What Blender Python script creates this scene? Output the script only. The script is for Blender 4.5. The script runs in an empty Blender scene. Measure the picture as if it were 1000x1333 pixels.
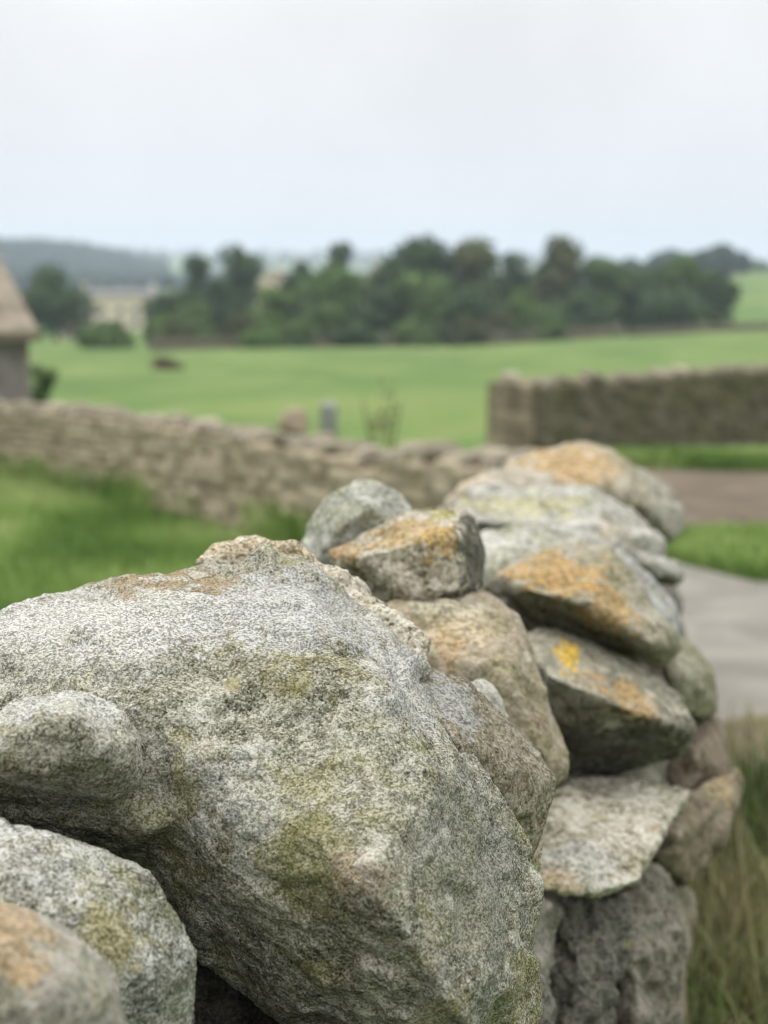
import bpy, bmesh, math, random
import numpy as np
from mathutils import Vector

random.seed(7)
SC = bpy.context.scene
COL = SC.collection
R = math.radians
ALB = 0.8          # all surface colours below are scaled to their real reflectance by this

# ------------------------------------------------------------------ camera frame
F = 1935.0
PITCH = math.atan((666.5 - 346.0) / F)
CAM = np.array([0.0, 0.0, 1.55])
FW = np.array([0, math.cos(PITCH), -math.sin(PITCH)])
UP = np.array([0, math.sin(PITCH), math.cos(PITCH)])
RT = np.array([1.0, 0, 0])


def P(px, py, d):
    """a point of the place: seen at photo pixel (px, py), d metres along the view axis"""
    if 1.45 < d < 4.6: d = d - (d - 1.45) * 0.15
    return CAM + FW * d + RT * ((px - 500) / F * d) + UP * ((666.5 - py) / F * d)


def XY(px, d):
    return ((px - 500) / F * d, d)


# ------------------------------------------------------------------ noise (vectorised)
def _h(ix, iy, iz, s):
    n = (ix.astype(np.int64) * 374761393 + iy.astype(np.int64) * 668265263
         + iz.astype(np.int64) * 2147483647 + s * 1274126177) & 0xFFFFFFFF
    n = ((n ^ (n >> 13)) * 1274126177) & 0xFFFFFFFF
    n = ((n ^ (n >> 16)) * 2246822519) & 0xFFFFFFFF
    return (n ^ (n >> 15)) & 0xFFFFFFFF


def _h01(ix, iy, iz, s):
    return (_h(ix, iy, iz, s) & 0xFFFFFF) / float(0x1000000)


def perlin(p, s=0):
    i = np.floor(p).astype(np.int64)
    f = p - i
    u = f * f * f * (f * (f * 6 - 15) + 10)
    out = np.zeros(len(p))
    for a in (0, 1):
        wx = u[:, 0] if a else 1 - u[:, 0]
        for b in (0, 1):
            wy = u[:, 1] if b else 1 - u[:, 1]
            for c in (0, 1):
                wz = u[:, 2] if c else 1 - u[:, 2]
                h = _h(i[:, 0] + a, i[:, 1] + b, i[:, 2] + c, s)
                gx = ((h & 1023) / 511.5) - 1
                gy = (((h >> 10) & 1023) / 511.5) - 1
                gz = (((h >> 20) & 1023) / 511.5) - 1
                out += wx * wy * wz * (gx * (f[:, 0] - a) + gy * (f[:, 1] - b) + gz * (f[:, 2] - c))
    return out


def fbm(p, octv, s=0, gain=0.5):
    o = np.zeros(len(p))
    a = 1.0
    for k in range(octv):
        o += a * perlin(p * (2.03 ** k) + 17.3 * k, s + k)
        a *= gain
    return o


def facets(p, s=0, k=13.0):
    """chipped planes: each cell tilts its own way"""
    i = np.floor(p).astype(np.int64)
    num = np.zeros(len(p))
    den = np.zeros(len(p)) + 1e-9
    for a in (-1, 0, 1):
        for b in (-1, 0, 1):
            for c in (-1, 0, 1):
                jx, jy, jz = i[:, 0] + a, i[:, 1] + b, i[:, 2] + c
                sx = jx + _h01(jx, jy, jz, s)
                sy = jy + _h01(jx, jy, jz, s + 1)
                sz = jz + _h01(jx, jy, jz, s + 2)
                dx, dy, dz = p[:, 0] - sx, p[:, 1] - sy, p[:, 2] - sz
                w = np.exp(-k * (dx * dx + dy * dy + dz * dz))
                gx = _h01(jx, jy, jz, s + 3) * 2 - 1
                gy = _h01(jx, jy, jz, s + 4) * 2 - 1
                gz = _h01(jx, jy, jz, s + 5) * 2 - 1
                num += w * (gx * dx + gy * dy + gz * dz + 0.5 * (_h01(jx, jy, jz, s + 6) - 0.5))
                den += w
    return num / den


def sstep(a, b, x):
    t = np.clip((x - a) / (b - a), 0, 1)
    return t * t * (3 - 2 * t)


# ------------------------------------------------------------------ scene helpers
def tag(o, label=None, cat=None, group=None, kind=None):
    if label: o['label'] = label
    if cat: o['category'] = cat
    if group: o['group'] = group
    if kind: o['kind'] = kind
    return o


def link(name, me, mat=None, parent=None, loc=None):
    o = bpy.data.objects.new(name, me)
    COL.objects.link(o)
    if mat is not None and me is not None:
        me.materials.clear()
        me.materials.append(mat)
    if loc is not None: o.location = loc
    if parent is not None: o.parent = parent
    return o


def empty(name, loc, rz=0):
    o = bpy.data.objects.new(name, None)
    COL.objects.link(o)
    o.location = loc
    o.rotation_euler = (0, 0, rz)
    o.empty_display_size = 0.2
    return o


def mesh_np(name, V, faces, smooth=False):
    """V (n,3); faces (m,k) array"""
    me = bpy.data.meshes.new(name)
    V = np.asarray(V, dtype=np.float32)
    Fa = np.asarray(faces, dtype=np.int32)
    m, k = Fa.shape
    me.vertices.add(len(V))
    me.vertices.foreach_set("co", V.ravel())
    me.loops.add(m * k)
    me.loops.foreach_set("vertex_index", Fa.ravel())
    me.polygons.add(m)
    me.polygons.foreach_set("loop_start", np.arange(0, m * k, k, dtype=np.int32))
    me.polygons.foreach_set("loop_total", np.full(m, k, dtype=np.int32))
    me.update(calc_edges=True)
    if smooth: me.shade_smooth()
    return me


def attr(me, name, vals):
    a = me.attributes.new(name, 'FLOAT', 'POINT')
    a.data.foreach_set("value", np.asarray(vals, dtype=np.float32))


class Boxes:
    """collects boxes, prisms and tubes into one mesh"""
    def __init__(self): self.bm = bmesh.new()

    def box(self, lo, hi):
        x0, y0, z0 = lo; x1, y1, z1 = hi
        v = [self.bm.verts.new(c) for c in ((x0, y0, z0), (x1, y0, z0), (x1, y1, z0), (x0, y1, z0),
                                            (x0, y0, z1), (x1, y0, z1), (x1, y1, z1), (x0, y1, z1))]
        for f in ((0, 3, 2, 1), (4, 5, 6, 7), (0, 1, 5, 4), (1, 2, 6, 5), (2, 3, 7, 6), (3, 0, 4, 7)):
            self.bm.faces.new([v[i] for i in f])
        return self

    def prism(self, poly, axis, a, b):
        """poly of 2-D points, extruded along axis 'x' or 'y' from a to b"""
        def q(p, t): return (t, p[0], p[1]) if axis == 'x' else (p[0], t, p[1])
        A = [self.bm.verts.new(q(p, a)) for p in poly]
        B = [self.bm.verts.new(q(p, b)) for p in poly]
        n = len(poly)
        self.bm.faces.new(A)
        self.bm.faces.new(B[::-1])
        for i in range(n):
            j = (i + 1) % n
            self.bm.faces.new((A[j], A[i], B[i], B[j]))
        return self

    def tube(self, pts, rad, n=6):
        rings = []
        for i, p in enumerate(pts):
            p = Vector(p)
            t = Vector(pts[min(i + 1, len(pts) - 1)]) - Vector(pts[max(i - 1, 0)])
            t.normalize()
            a = t.orthogonal().normalized()
            b = t.cross(a)
            r = rad[i]
            rings.append([self.bm.verts.new(p + a * (r * math.cos(2 * math.pi * k / n)) + b * (r * math.sin(2 * math.pi * k / n))) for k in range(n)])
        for r0, r1 in zip(rings, rings[1:]):
            for k in range(n):
                self.bm.faces.new((r0[k], r0[(k + 1) % n], r1[(k + 1) % n], r1[k]))
        self.bm.faces.new(rings[0][::-1])
        self.bm.faces.new(rings[-1])
        return self

    def build(self, name, mat, parent=None, loc=None, smooth=False):
        bmesh.ops.recalc_face_normals(self.bm, faces=self.bm.faces[:])
        me = bpy.data.meshes.new(name)
        self.bm.to_mesh(me)
        self.bm.free()
        if smooth: me.shade_smooth()
        return link(name, me, mat, parent, loc)


# ------------------------------------------------------------------ materials
class NT:
    def __init__(self, name):
        self.m = bpy.data.materials.new(name)
        self.m.use_nodes = True
        self.t = self.m.node_tree
        self.b = self.t.nodes.get("Principled BSDF")
        self.b.inputs["Roughness"].default_value = 0.95
        self.b.inputs["Specular IOR Level"].default_value = 0.25

    def n(self, typ, **kw):
        nd = self.t.nodes.new(typ)
        for k, v in kw.items(): setattr(nd, k, v)
        return nd

    def l(self, a, b): self.t.links.new(a, b)

    def pos(self, off=(0, 0, 0)):
        g = self.n('ShaderNodeNewGeometry')
        v = self.n('ShaderNodeVectorMath', operation='ADD')
        self.l(g.outputs['Position'], v.inputs[0])
        v.inputs[1].default_value = off
        return v.outputs[0]

    def noise(self, vec, scale, detail=2, rough=0.5, dist=0.0):
        nd = self.n('ShaderNodeTexNoise')
        nd.inputs['Scale'].default_value = scale
        nd.inputs['Detail'].default_value = detail
        nd.inputs['Roughness'].default_value = rough
        nd.inputs['Distortion'].default_value = dist
        self.l(vec, nd.inputs['Vector'])
        return nd.outputs['Fac']

    def val(self, sock, v):
        if hasattr(v, 'is_output') or hasattr(v, 'links'): self.l(v, sock)
        else: sock.default_value = v

    def math(self, op, a, b=0.0, c=None, clamp=False):
        nd = self.n('ShaderNodeMath', operation=op)
        nd.use_clamp = clamp
        self.val(nd.inputs[0], a)
        self.val(nd.inputs[1], b)
        if c is not None: self.val(nd.inputs[2], c)
        return nd.outputs[0]

    def range(self, v, a, b, lo=0.0, hi=1.0):
        nd = self.n('ShaderNodeMapRange', interpolation_type='SMOOTHSTEP')
        self.val(nd.inputs['Value'], v)
        nd.inputs['From Min'].default_value = a
        nd.inputs['From Max'].default_value = b
        nd.inputs['To Min'].default_value = lo
        nd.inputs['To Max'].default_value = hi
        return nd.outputs['Result']

    def ramp(self, fac, stops):
        nd = self.n('ShaderNodeValToRGB')
        cr = nd.color_ramp
        while len(cr.elements) < len(stops): cr.elements.new(0.5)
        for e, (p, c) in zip(cr.elements, stops):
            e.position = p
            e.color = (c[0] * ALB, c[1] * ALB, c[2] * ALB, 1)
        self.l(fac, nd.inputs['Fac'])
        return nd.outputs['Color']

    def bump(self, h, strength, dist, nrm=None):
        nd = self.n('ShaderNodeBump')
        nd.inputs['Strength'].default_value = strength
        nd.inputs['Distance'].default_value = dist
        self.l(h, nd.inputs['Height'])
        if nrm is not None: self.l(nrm, nd.inputs['Normal'])
        return nd.outputs['Normal']

    def done(self, col, nrm=None):
        self.l(col, self.b.inputs['Base Color'])
        if nrm is not None: self.l(nrm, self.b.inputs['Normal'])
        return self.m


def mixc(nt, fac, a, b, blend='MIX'):
    nd = nt.n('ShaderNodeMix', data_type='RGBA', blend_type=blend)
    ins = [s for s in nd.inputs if s.type == 'RGBA']
    fs = [s for s in nd.inputs if s.name == 'Factor' and s.type == 'VALUE'][0]
    nt.val(fs, fac)
    for s, v in zip(ins, (a, b)):
        if isinstance(v, tuple): s.default_value = (v[0] * ALB, v[1] * ALB, v[2] * ALB, 1)
        else: nt.l(v, s)
    return [s for s in nd.outputs if s.type == 'RGBA'][0]


def rock_mat(name, dark, mid, light, seed=0, grain=430, gamt=1.0, green=0.5, greencol=(0.25, 0.26, 0.10),
             patches=(), blotch=0.35, bias=0.0, bumpd=0.0021, rosette=34, rosst=0.55, blotchscale=45, speckle=1.0):
    """lichen-crusted gritstone: grain, blotches, algae tint and named patches of lichen and painted light and shade.
    patches: (centre xyz, radius, colour, strength)"""
    t = NT(name)
    p = t.pos((seed * 3.7, seed * 1.3, seed * 2.1))
    vo = t.n('ShaderNodeTexVoronoi')
    vo.inputs['Scale'].default_value = grain
    t.l(p, vo.inputs['Vector'])
    vs = t.n('ShaderNodeSeparateColor')
    t.l(vo.outputs['Color'], vs.inputs[0])
    g0 = t.noise(p, grain * 0.8, 1, 0.5)
    g1 = t.math('MULTIPLY_ADD', t.math('SUBTRACT', vs.outputs[0], 0.5), 0.46, t.math('MULTIPLY_ADD', t.math('SUBTRACT', g0, 0.5), 0.75, 0.5))
    cellh = t.math('SUBTRACT', 1.0, vo.outputs['Distance'])
    g2 = t.noise(p, grain * 0.36, 3, 0.62)
    bl = t.noise(p, blotchscale, 4, 0.62, 0.6)
    big = t.noise(p, 11, 3, 0.55, 0.4)
    # grain + blotches -> one crust value
    v = t.math('MULTIPLY_ADD', t.math('SUBTRACT', g1, 0.5), 1.05 * gamt * speckle, 0.5 + bias)
    v = t.math('MULTIPLY_ADD', t.math('SUBTRACT', g2, 0.5), 0.7 * gamt * speckle, v)
    v = t.math('MULTIPLY_ADD', t.math('SUBTRACT', bl, 0.5), blotch * 2.6, v)
    v = t.math('MULTIPLY_ADD', t.math('SUBTRACT', big, 0.5), blotch * 1.6, v)
    m2 = tuple((a + b) / 2 for a, b in zip(mid, light))
    col = t.ramp(v, [(0.12, dark), (0.40, mid), (0.60, m2), (0.82, light)])
    # algae tint
    gb = t.noise(p, 16, 4, 0.6, 0.8)
    gm = t.range(gb, 0.46, 0.66, 0.0, green)
    gcol = mixc(t, 0.55, col, greencol)
    gcol = mixc(t, t.range(g1, 0.3, 0.6), tuple(c * 0.45 for c in greencol), gcol)
    col = mixc(t, gm, col, gcol)
    # warm iron stain, thin
    wm = t.range(t.noise(p, 24, 4, 0.65, 1.0), 0.58, 0.72, 0.0, 0.4)
    col = mixc(t, wm, col, mixc(t, 0.5, col, (0.34, 0.24, 0.13)))
    geo = t.n('ShaderNodeNewGeometry')
    wob = t.noise(p, 38, 4, 0.65, 0.5)
    for c, rad, pc, st in patches:
        sub = t.n('ShaderNodeVectorMath', operation='SUBTRACT')
        t.l(geo.outputs['Position'], sub.inputs[0])
        sub.inputs[1].default_value = tuple(c)
        dv = t.n('ShaderNodeVectorMath', operation='DIVIDE')
        t.l(sub.outputs[0], dv.inputs[0])
        dv.inputs[1].default_value = rad if isinstance(rad, tuple) else (rad, rad, rad)
        ln = t.n('ShaderNodeVectorMath', operation='LENGTH')
        t.l(dv.outputs[0], ln.inputs[0])
        e = t.math('MULTIPLY_ADD', t.math('SUBTRACT', wob, 0.5), 2.6, ln.outputs['Value'])
        e = t.math('MULTIPLY_ADD', t.math('SUBTRACT', g2, 0.5), 1.3, e)
        m = t.range(e, 0.72, 1.10, st, 0.0)
        tint = mixc(t, t.range(g1, 0.32, 0.62), tuple(x * 0.5 for x in pc), tuple(min(1, x * 1.15) for x in pc))
        col = mixc(t, m, col, tint)
    # small crisp-edged lichen rosettes
    rv = t.n('ShaderNodeTexVoronoi')
    rv.inputs['Scale'].default_value = rosette
    wv = t.n('ShaderNodeVectorMath', operation='MULTIPLY_ADD')
    nzc = t.n('ShaderNodeTexNoise'); nzc.inputs['Scale'].default_value = rosette * 3; nzc.inputs['Detail'].default_value = 4
    t.l(p, nzc.inputs['Vector'])
    t.l(nzc.outputs['Color'], wv.inputs[0]); wv.inputs[1].default_value = (0.55 / rosette,) * 3
    t.l(p, wv.inputs[2])
    t.l(wv.outputs[0], rv.inputs['Vector'])
    rs = t.n('ShaderNodeSeparateColor'); t.l(rv.outputs['Color'], rs.inputs[0])
    rd = t.math('SUBTRACT', t.math('MULTIPLY', rs.outputs[1], 0.42), rv.outputs['Distance'])
    rm = t.math('MULTIPLY', t.range(rd, -0.01, 0.03), t.range(rs.outputs[0], 0.62, 0.66, 0.0, rosst))
    rcol = mixc(t, t.range(g1, 0.2, 0.7), tuple(c * 0.7 for c in light), tuple(min(0.8, c * 1.2) for c in light))
    rcol = mixc(t, t.range(rs.outputs[2], 0.86, 0.88), rcol, (0.30, 0.26, 0.11))
    col = mixc(t, rm, col, rcol)
    h = t.math('MULTIPLY_ADD', g2, 0.9, t.math('MULTIPLY_ADD', cellh, 0.35, t.math('MULTIPLY', g1, 0.55)))
    h = t.math('ADD', h, t.math('MULTIPLY', rm, 0.3))
    n1 = t.bump(bl, 0.55, bumpd * 5)
    n2 = t.bump(h, 0.8, bumpd, n1)
    return t.done(col, n2)


def simple_mat(name, cols, scale=3.0, detail=4, rough=0.6, stops=(0.3, 0.5, 0.7), bump=0.0, bd=0.02, dist=0.3):
    t = NT(name)
    p = t.pos()
    nz = t.noise(p, scale, detail, rough, dist)
    col = t.ramp(nz, list(zip(stops, cols)))
    nrm = t.bump(nz, bump, bd) if bump else None
    return t.done(col, nrm)


# ------------------------------------------------------------------ stones
def smooth_np(V, E, it, lam=0.5):
    n = len(V)
    deg = np.bincount(E.ravel(), minlength=n).astype(float)
    deg[deg == 0] = 1
    a = np.concatenate([E[:, 0], E[:, 1]])
    b = np.concatenate([E[:, 1], E[:, 0]])
    for _ in range(it):
        L = np.stack([np.bincount(a, weights=V[b, k], minlength=n) for k in range(3)], 1) / deg[:, None]
        V = V + lam * (L - V)
    return V


def remesh(hulls, voxel, name):
    bm = bmesh.new()
    for H in hulls:
        vs = [bm.verts.new(p) for p in H]
        res = bmesh.ops.convex_hull(bm, input=vs)
        junk = [g for g in res['geom_interior'] if isinstance(g, bmesh.types.BMVert)]
        if junk: bmesh.ops.delete(bm, geom=junk, context='VERTS')
    bmesh.ops.recalc_face_normals(bm, faces=bm.faces[:])
    me = bpy.data.meshes.new(name + "_hull")
    bm.to_mesh(me)
    bm.free()
    o = bpy.data.objects.new(name + "_hull", me)
    COL.objects.link(o)
    md = o.modifiers.new("r", 'REMESH')
    md.mode = 'VOXEL'
    md.voxel_size = voxel
    dg = bpy.context.evaluated_depsgraph_get()
    out = bpy.data.meshes.new_from_object(o.evaluated_get(dg))
    bpy.data.objects.remove(o)
    bpy.data.meshes.remove(me)
    return out


def rock_mesh(name, hulls, voxel, seed, smooth=10, size=0.2, lump=0.05, chip=0.06, rough=0.02, fine=0.008, strata=None, soft=1):
    """hulls: list of point lists in world space. amplitudes are fractions of size"""
    me = remesh(hulls, voxel, name)
    n = len(me.vertices)
    V = np.empty(n * 3, np.float32); me.vertices.foreach_get("co", V); V = V.reshape(-1, 3).astype(float)
    E = np.empty(len(me.edges) * 2, np.int32); me.edges.foreach_get("vertices", E); E = E.reshape(-1, 2)
    V = smooth_np(V, E, smooth)

    def normals():
        me.vertices.foreach_set("co", V.astype(np.float32).ravel()); me.update()
        N = np.empty(n * 3, np.float32); me.vertex_normals.foreach_get("vector", N)
        return N.reshape(-1, 3)

    N = normals()
    d = 0.6 * lump * size * fbm(V / (size * 0.6), 2, seed)
    d += 0.62 * chip * size * facets(V / (size * 0.34), seed + 11)
    d += 0.32 * chip * size * facets(V / (size * 0.15), seed + 23)
    if strata is not None:
        ax, per, amp = strata
        ax = np.array(ax, float); ax /= np.linalg.norm(ax)
        q = V @ ax / per + 0.6 * fbm(V / (size * 0.4), 2, seed + 5)
        d += amp * (sstep(0.0, 0.35, q - np.floor(q)) - sstep(0.75, 1.0, q - np.floor(q)) - 0.5) * sstep(-0.25, 0.3, perlin(V / (size * 0.25), seed + 9))
    V = V + N * d[:, None]
    V = smooth_np(V, E, soft)
    N = normals()
    d = 0.5 * rough * size * fbm(V / (size * 0.06), 3, seed + 31, 0.55)
    if fine:
        f = fbm(V / 0.006, 2, seed + 41, 0.6)
        d += fine * size * f
        pit = perlin(V / 0.013, seed + 51)
        d -= fine * size * 1.5 * sstep(0.22, 0.5, pit)
    V = V + N * d[:, None]
    me.vertices.foreach_set("co", V.astype(np.float32).ravel())
    me.update()
    me.shade_smooth()
    return me


def lobe(o, f=(), t=0.2, k=0.75, dz=0.0):
    """outline points seen from the road side, front points, and a rounded back t metres deeper"""
    pts = [P(*p) for p in o] + [P(*p) for p in f]
    cx = sum(p[0] for p in o) / len(o); cy = sum(p[1] for p in o) / len(o)
    for x, y, d in o:
        pts.append(P(cx + (x - cx) * k, cy + (y - cy) * k + dz, d + t))
    return [tuple(p) for p in pts]


def stone(name, label, lobes, mat, voxel=0.004, seed=1, group=None, cat='stone', **kw):
    allp = np.array([p for L in lobes for p in L])
    lo, hi = allp.min(0), allp.max(0)
    size = float(np.sort(hi - lo)[1])
    c = np.array([(lo[0] + hi[0]) / 2, (lo[1] + hi[1]) / 2, lo[2]])
    kw.setdefault('size', size)
    me = rock_mesh(name, lobes, voxel, seed, **kw)
    me.transform(__import__('mathutils').Matrix.Translation(-Vector(c)))
    me.name = name
    o = link(name, me, mat, loc=tuple(c))
    tag(o, label, cat, group)
    return o


OR = (0.42, 0.26, 0.085)
OR2 = (0.36, 0.235, 0.10)
YE = (0.52, 0.335, 0.035)
WH = (0.66, 0.67, 0.66)
GN = (0.22, 0.23, 0.10)
COPING = 'loose coping stones along the top of the near wall'
FACE = 'stones in the face of the near wall'

# ---- the large boulder
m = rock_mat('lichen_boulder', (0.03, 0.028, 0.020), (0.19, 0.182, 0.128), (0.53, 0.515, 0.445), seed=1, grain=590, green=0.8, greencol=(0.28, 0.265, 0.095), speckle=0.82, bumpd=0.0021,
             patches=[(P(125, 784, 1.32), (0.014, 0.03, 0.006), (0.45, 0.34, 0.10), 0.7),
                      (P(60, 830, 1.28), (0.13, 0.10, 0.05), (0.55, 0.535, 0.48), 0.5),
                      (P(80, 925, 1.15), (0.06, 0.05, 0.022), (0.57, 0.57, 0.55), 0.6),  # lit top of the left lump, put into the colour as pale grey
                      (P(200, 790, 1.32), (0.20, 0.10, 0.035), (0.57, 0.57, 0.555), 0.5),
                      (P(420, 790, 1.34), (0.10, 0.10, 0.06), (0.44, 0.445, 0.445), 0.5),
                      (P(530, 890, 1.30), (0.05, 0.10, 0.045), (0.46, 0.46, 0.455), 0.6),
                      (P(370, 870, 1.2), (0.03, 0.05, 0.03), (0.27, 0.25, 0.10), 0.3),
                      (P(300, 1050, 1.12), (0.045, 0.08, 0.045), (0.46, 0.465, 0.43), 0.5),
                      (P(400, 1130, 1.1), (0.035, 0.08, 0.07), (0.21, 0.205, 0.07), 0.45),
                      (P(470, 1160, 1.07), (0.03, 0.05, 0.03), (0.35, 0.25, 0.19), 0.45),
                      (P(620, 1140, 1.2), (0.07, 0.10, 0.10), (0.24, 0.24, 0.225), 0.5),
                      (P(222, 760, 1.40), (0.062, 0.06, 0.0075), (0.29, 0.215, 0.11), 0.8)])
stone('boulder', 'largest boulder in front, grey and speckled with pale and greenish lichen', [
    lobe([(150, 760, 1.41), (255, 730, 1.44), (330, 724, 1.45), (392, 728, 1.46), (470, 795, 1.42), (545, 868, 1.38), (596, 962, 1.31), (643, 1012, 1.30),
          (672, 1062, 1.30), (702, 1150, 1.29), (694, 1262, 1.28), (676, 1420, 1.30), (560, 1430, 1.31), (420, 1372, 1.31), (318, 1300, 1.28), (248, 1226, 1.26), (196, 1146, 1.26), (140, 940, 1.27)],
         [(300, 778, 1.325), (425, 850, 1.245), (505, 905, 1.225), (588, 980, 1.245), (560, 1030, 1.175), (180, 930, 1.205), (228, 1080, 1.185),
          (478, 1146, 1.085), (300, 1140, 1.155), (350, 1215, 1.175), (430, 1275, 1.165), (604, 1326, 1.125), (654, 1120, 1.235)], t=0.20, k=0.8),
    lobe([(-330, 980, 1.24), (-150, 862, 1.30), (0, 793, 1.36), (60, 768, 1.38), (150, 749, 1.41), (255, 730, 1.44), (330, 724, 1.45), (480, 880, 1.36), (460, 1020, 1.28), (230, 1150, 1.28), (110, 1106, 1.28), (0, 1062, 1.28), (-330, 1030, 1.27)],
         [(0, 845, 1.255), (130, 812, 1.275), (300, 778, 1.325), (425, 850, 1.25), (380, 980, 1.185), (30, 990, 1.20), (180, 930, 1.195), (215, 1080, 1.185)], t=0.20, k=0.8),
    lobe([(-220, 1000, 1.17), (-60, 945, 1.18), (40, 917, 1.17), (92, 908, 1.17), (142, 930, 1.17), (174, 962, 1.18), (178, 1010, 1.18), (150, 1062, 1.20), (60, 1046, 1.20), (-220, 1020, 1.18)],
         [(20, 955, 1.10), (90, 940, 1.10), (138, 975, 1.11), (60, 1010, 1.10), (-60, 980, 1.10)], t=0.12, k=0.9),
], m, voxel=0.0022, seed=3, smooth=9, group=COPING, size=0.34, lump=0.032, chip=0.066, rough=0.02, fine=0.0050, cat='boulder')

# ---- thin crusted slab behind the boulder's crest
m = rock_mat('crusted_slab', (0.09, 0.078, 0.05), (0.36, 0.315, 0.235), (0.66, 0.63, 0.55), seed=2, grain=360, green=0.3,
             patches=[(P(340, 712, 1.52), (0.07, 0.06, 0.012), (0.42, 0.32, 0.18), 0.5)])
stone('coping_stone', 'thin tan crusted slab leaning behind the crest of the large boulder', [
    lobe([(255, 732, 1.49), (278, 708, 1.50), (330, 703, 1.52), (385, 708, 1.53), (412, 726, 1.53), (440, 752, 1.52), (420, 790, 1.49), (300, 760, 1.48)], t=0.10, k=0.9),
    lobe([(395, 722, 1.52), (440, 746, 1.52), (490, 778, 1.50), (530, 808, 1.48), (562, 836, 1.47), (560, 880, 1.44), (470, 830, 1.46), (400, 770, 1.48)], t=0.10, k=0.9),
], m, voxel=0.0025, seed=12, smooth=5, group=COPING, size=0.16, lump=0.05, chip=0.08, rough=0.028, fine=0.008)

# ---- brown broken slab at the boulder's right shoulder
m = rock_mat('broken_slab', (0.045, 0.038, 0.026), (0.165, 0.14, 0.095), (0.36, 0.335, 0.27), seed=3, grain=420, green=0.35, gamt=0.8,
             patches=[(P(600, 905, 1.36), (0.06, 0.06, 0.035), (0.33, 0.33, 0.315), 0.8)])
stone('coping_stone', 'brown sharp-edged broken slab wedged against the right shoulder of the large boulder', [
    lobe([(520, 868, 1.40), (560, 872, 1.42), (612, 884, 1.44), (652, 930, 1.44), (690, 970, 1.44), (724, 1016, 1.43), (706, 1062, 1.41), (694, 1112, 1.40), (690, 1138, 1.38), (620, 1080, 1.34), (560, 960, 1.36)],
         [(590, 962, 1.30), (660, 1000, 1.35)], t=0.07, k=0.92)
], m, voxel=0.0022, seed=22, smooth=1, group=COPING, size=0.17, lump=0.02, chip=0.05, rough=0.018, fine=0.008)
m = rock_mat('tan_chip', (0.10, 0.08, 0.05), (0.36, 0.30, 0.20), (0.62, 0.56, 0.46), seed=4, grain=400)
stone('stone_chip', 'small tan stone chip peeping out under the brown broken slab', [
    lobe([(684, 1082, 1.44), (697, 1073, 1.45), (707, 1098, 1.46), (704, 1126, 1.46), (697, 1142, 1.45), (680, 1130, 1.43)], t=0.05)],
    m, voxel=0.0022, seed=5, smooth=4, group=COPING, size=0.04, chip=0.12, rough=0.05, fine=0.01)

# ---- lower-left stones
m = rock_mat('pale_grey_lichen', (0.025, 0.024, 0.02), (0.20, 0.198, 0.16), (0.58, 0.58, 0.545), seed=6, grain=540, green=0.6, speckle=0.85,
             patches=[(P(150, 1230, 1.0), (0.03, 0.06, 0.025), (0.44, 0.38, 0.17), 0.5)])
stone('coping_stone', 'pale grey speckled stone under the left side of the large boulder', [
    lobe([(-330, 1060, 1.08), (-120, 1044, 1.09), (0, 1070, 1.08), (50, 1088, 1.085), (102, 1100, 1.08), (188, 1136, 1.08), (208, 1160, 1.08), (224, 1200, 1.08), (252, 1248, 1.08), (256, 1300, 1.08), (246, 1420, 1.09), (-330, 1420, 1.06)],
         [(20, 1130, 1.015), (130, 1185, 1.01), (190, 1260, 1.02), (100, 1330, 0.985), (0, 1240, 0.98)], t=0.16, k=0.85)
], m, voxel=0.0022, seed=31, smooth=14, group=COPING, size=0.22, lump=0.05, chip=0.06, rough=0.022, fine=0.007)
m = rock_mat('orange_grey_stone', (0.06, 0.055, 0.037), (0.22, 0.205, 0.165), (0.42, 0.40, 0.35), seed=7, grain=330, gamt=0.6, green=0.4,
             patches=[(P(60, 1205, 0.87), (0.09, 0.12, 0.011), OR2, 0.55), (P(150, 1270, 0.85), (0.015, 0.05, 0.03), OR2, 0.5)])
stone('coping_stone', 'rounded grey stone with an orange top edge in the near bottom corner', [
    lobe([(-220, 1180, 0.92), (-40, 1168, 0.91), (20, 1183, 0.90), (75, 1202, 0.895), (120, 1240, 0.89), (150, 1285, 0.885), (166, 1330, 0.88), (170, 1420, 0.88), (-140, 1440, 0.86)],
         [(10, 1240, 0.83), (80, 1290, 0.82), (50, 1350, 0.80)], t=0.10, k=0.85)
], m, voxel=0.0026, seed=41, smooth=22, group=COPING, size=0.16, lump=0.05, chip=0.05, rough=0.02, fine=0.004)

m = rock_mat('under_boulder', (0.02, 0.018, 0.015), (0.07, 0.065, 0.052), (0.16, 0.15, 0.125), seed=29, grain=330, gamt=0.8, green=0.3)  # stone added below the view to block light; dark colour stands for shade
stone('face_stone', 'unseen dark stone added under the large boulder to keep light out of the crevice', [
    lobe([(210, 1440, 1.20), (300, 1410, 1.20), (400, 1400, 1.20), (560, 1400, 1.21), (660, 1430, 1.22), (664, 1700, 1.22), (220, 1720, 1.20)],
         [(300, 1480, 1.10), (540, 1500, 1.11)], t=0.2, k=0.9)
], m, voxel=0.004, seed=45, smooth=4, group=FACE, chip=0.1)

m = rock_mat('hearting_stone', (0.02, 0.018, 0.015), (0.06, 0.055, 0.045), (0.13, 0.12, 0.10), seed=30, grain=330, gamt=0.8, green=0.3)  # filler behind the gap, coloured near black to paint the crevice shade
stone('hearting_stone', 'filler stone painted as crevice shade between the large boulder and the pale grey stone', [
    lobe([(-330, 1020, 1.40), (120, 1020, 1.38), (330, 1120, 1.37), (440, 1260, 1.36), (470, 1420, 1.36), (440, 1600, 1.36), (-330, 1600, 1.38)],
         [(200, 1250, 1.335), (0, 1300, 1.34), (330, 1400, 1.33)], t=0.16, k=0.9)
], m, voxel=0.005, seed=46, smooth=4, group=FACE, chip=0.06)

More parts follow.
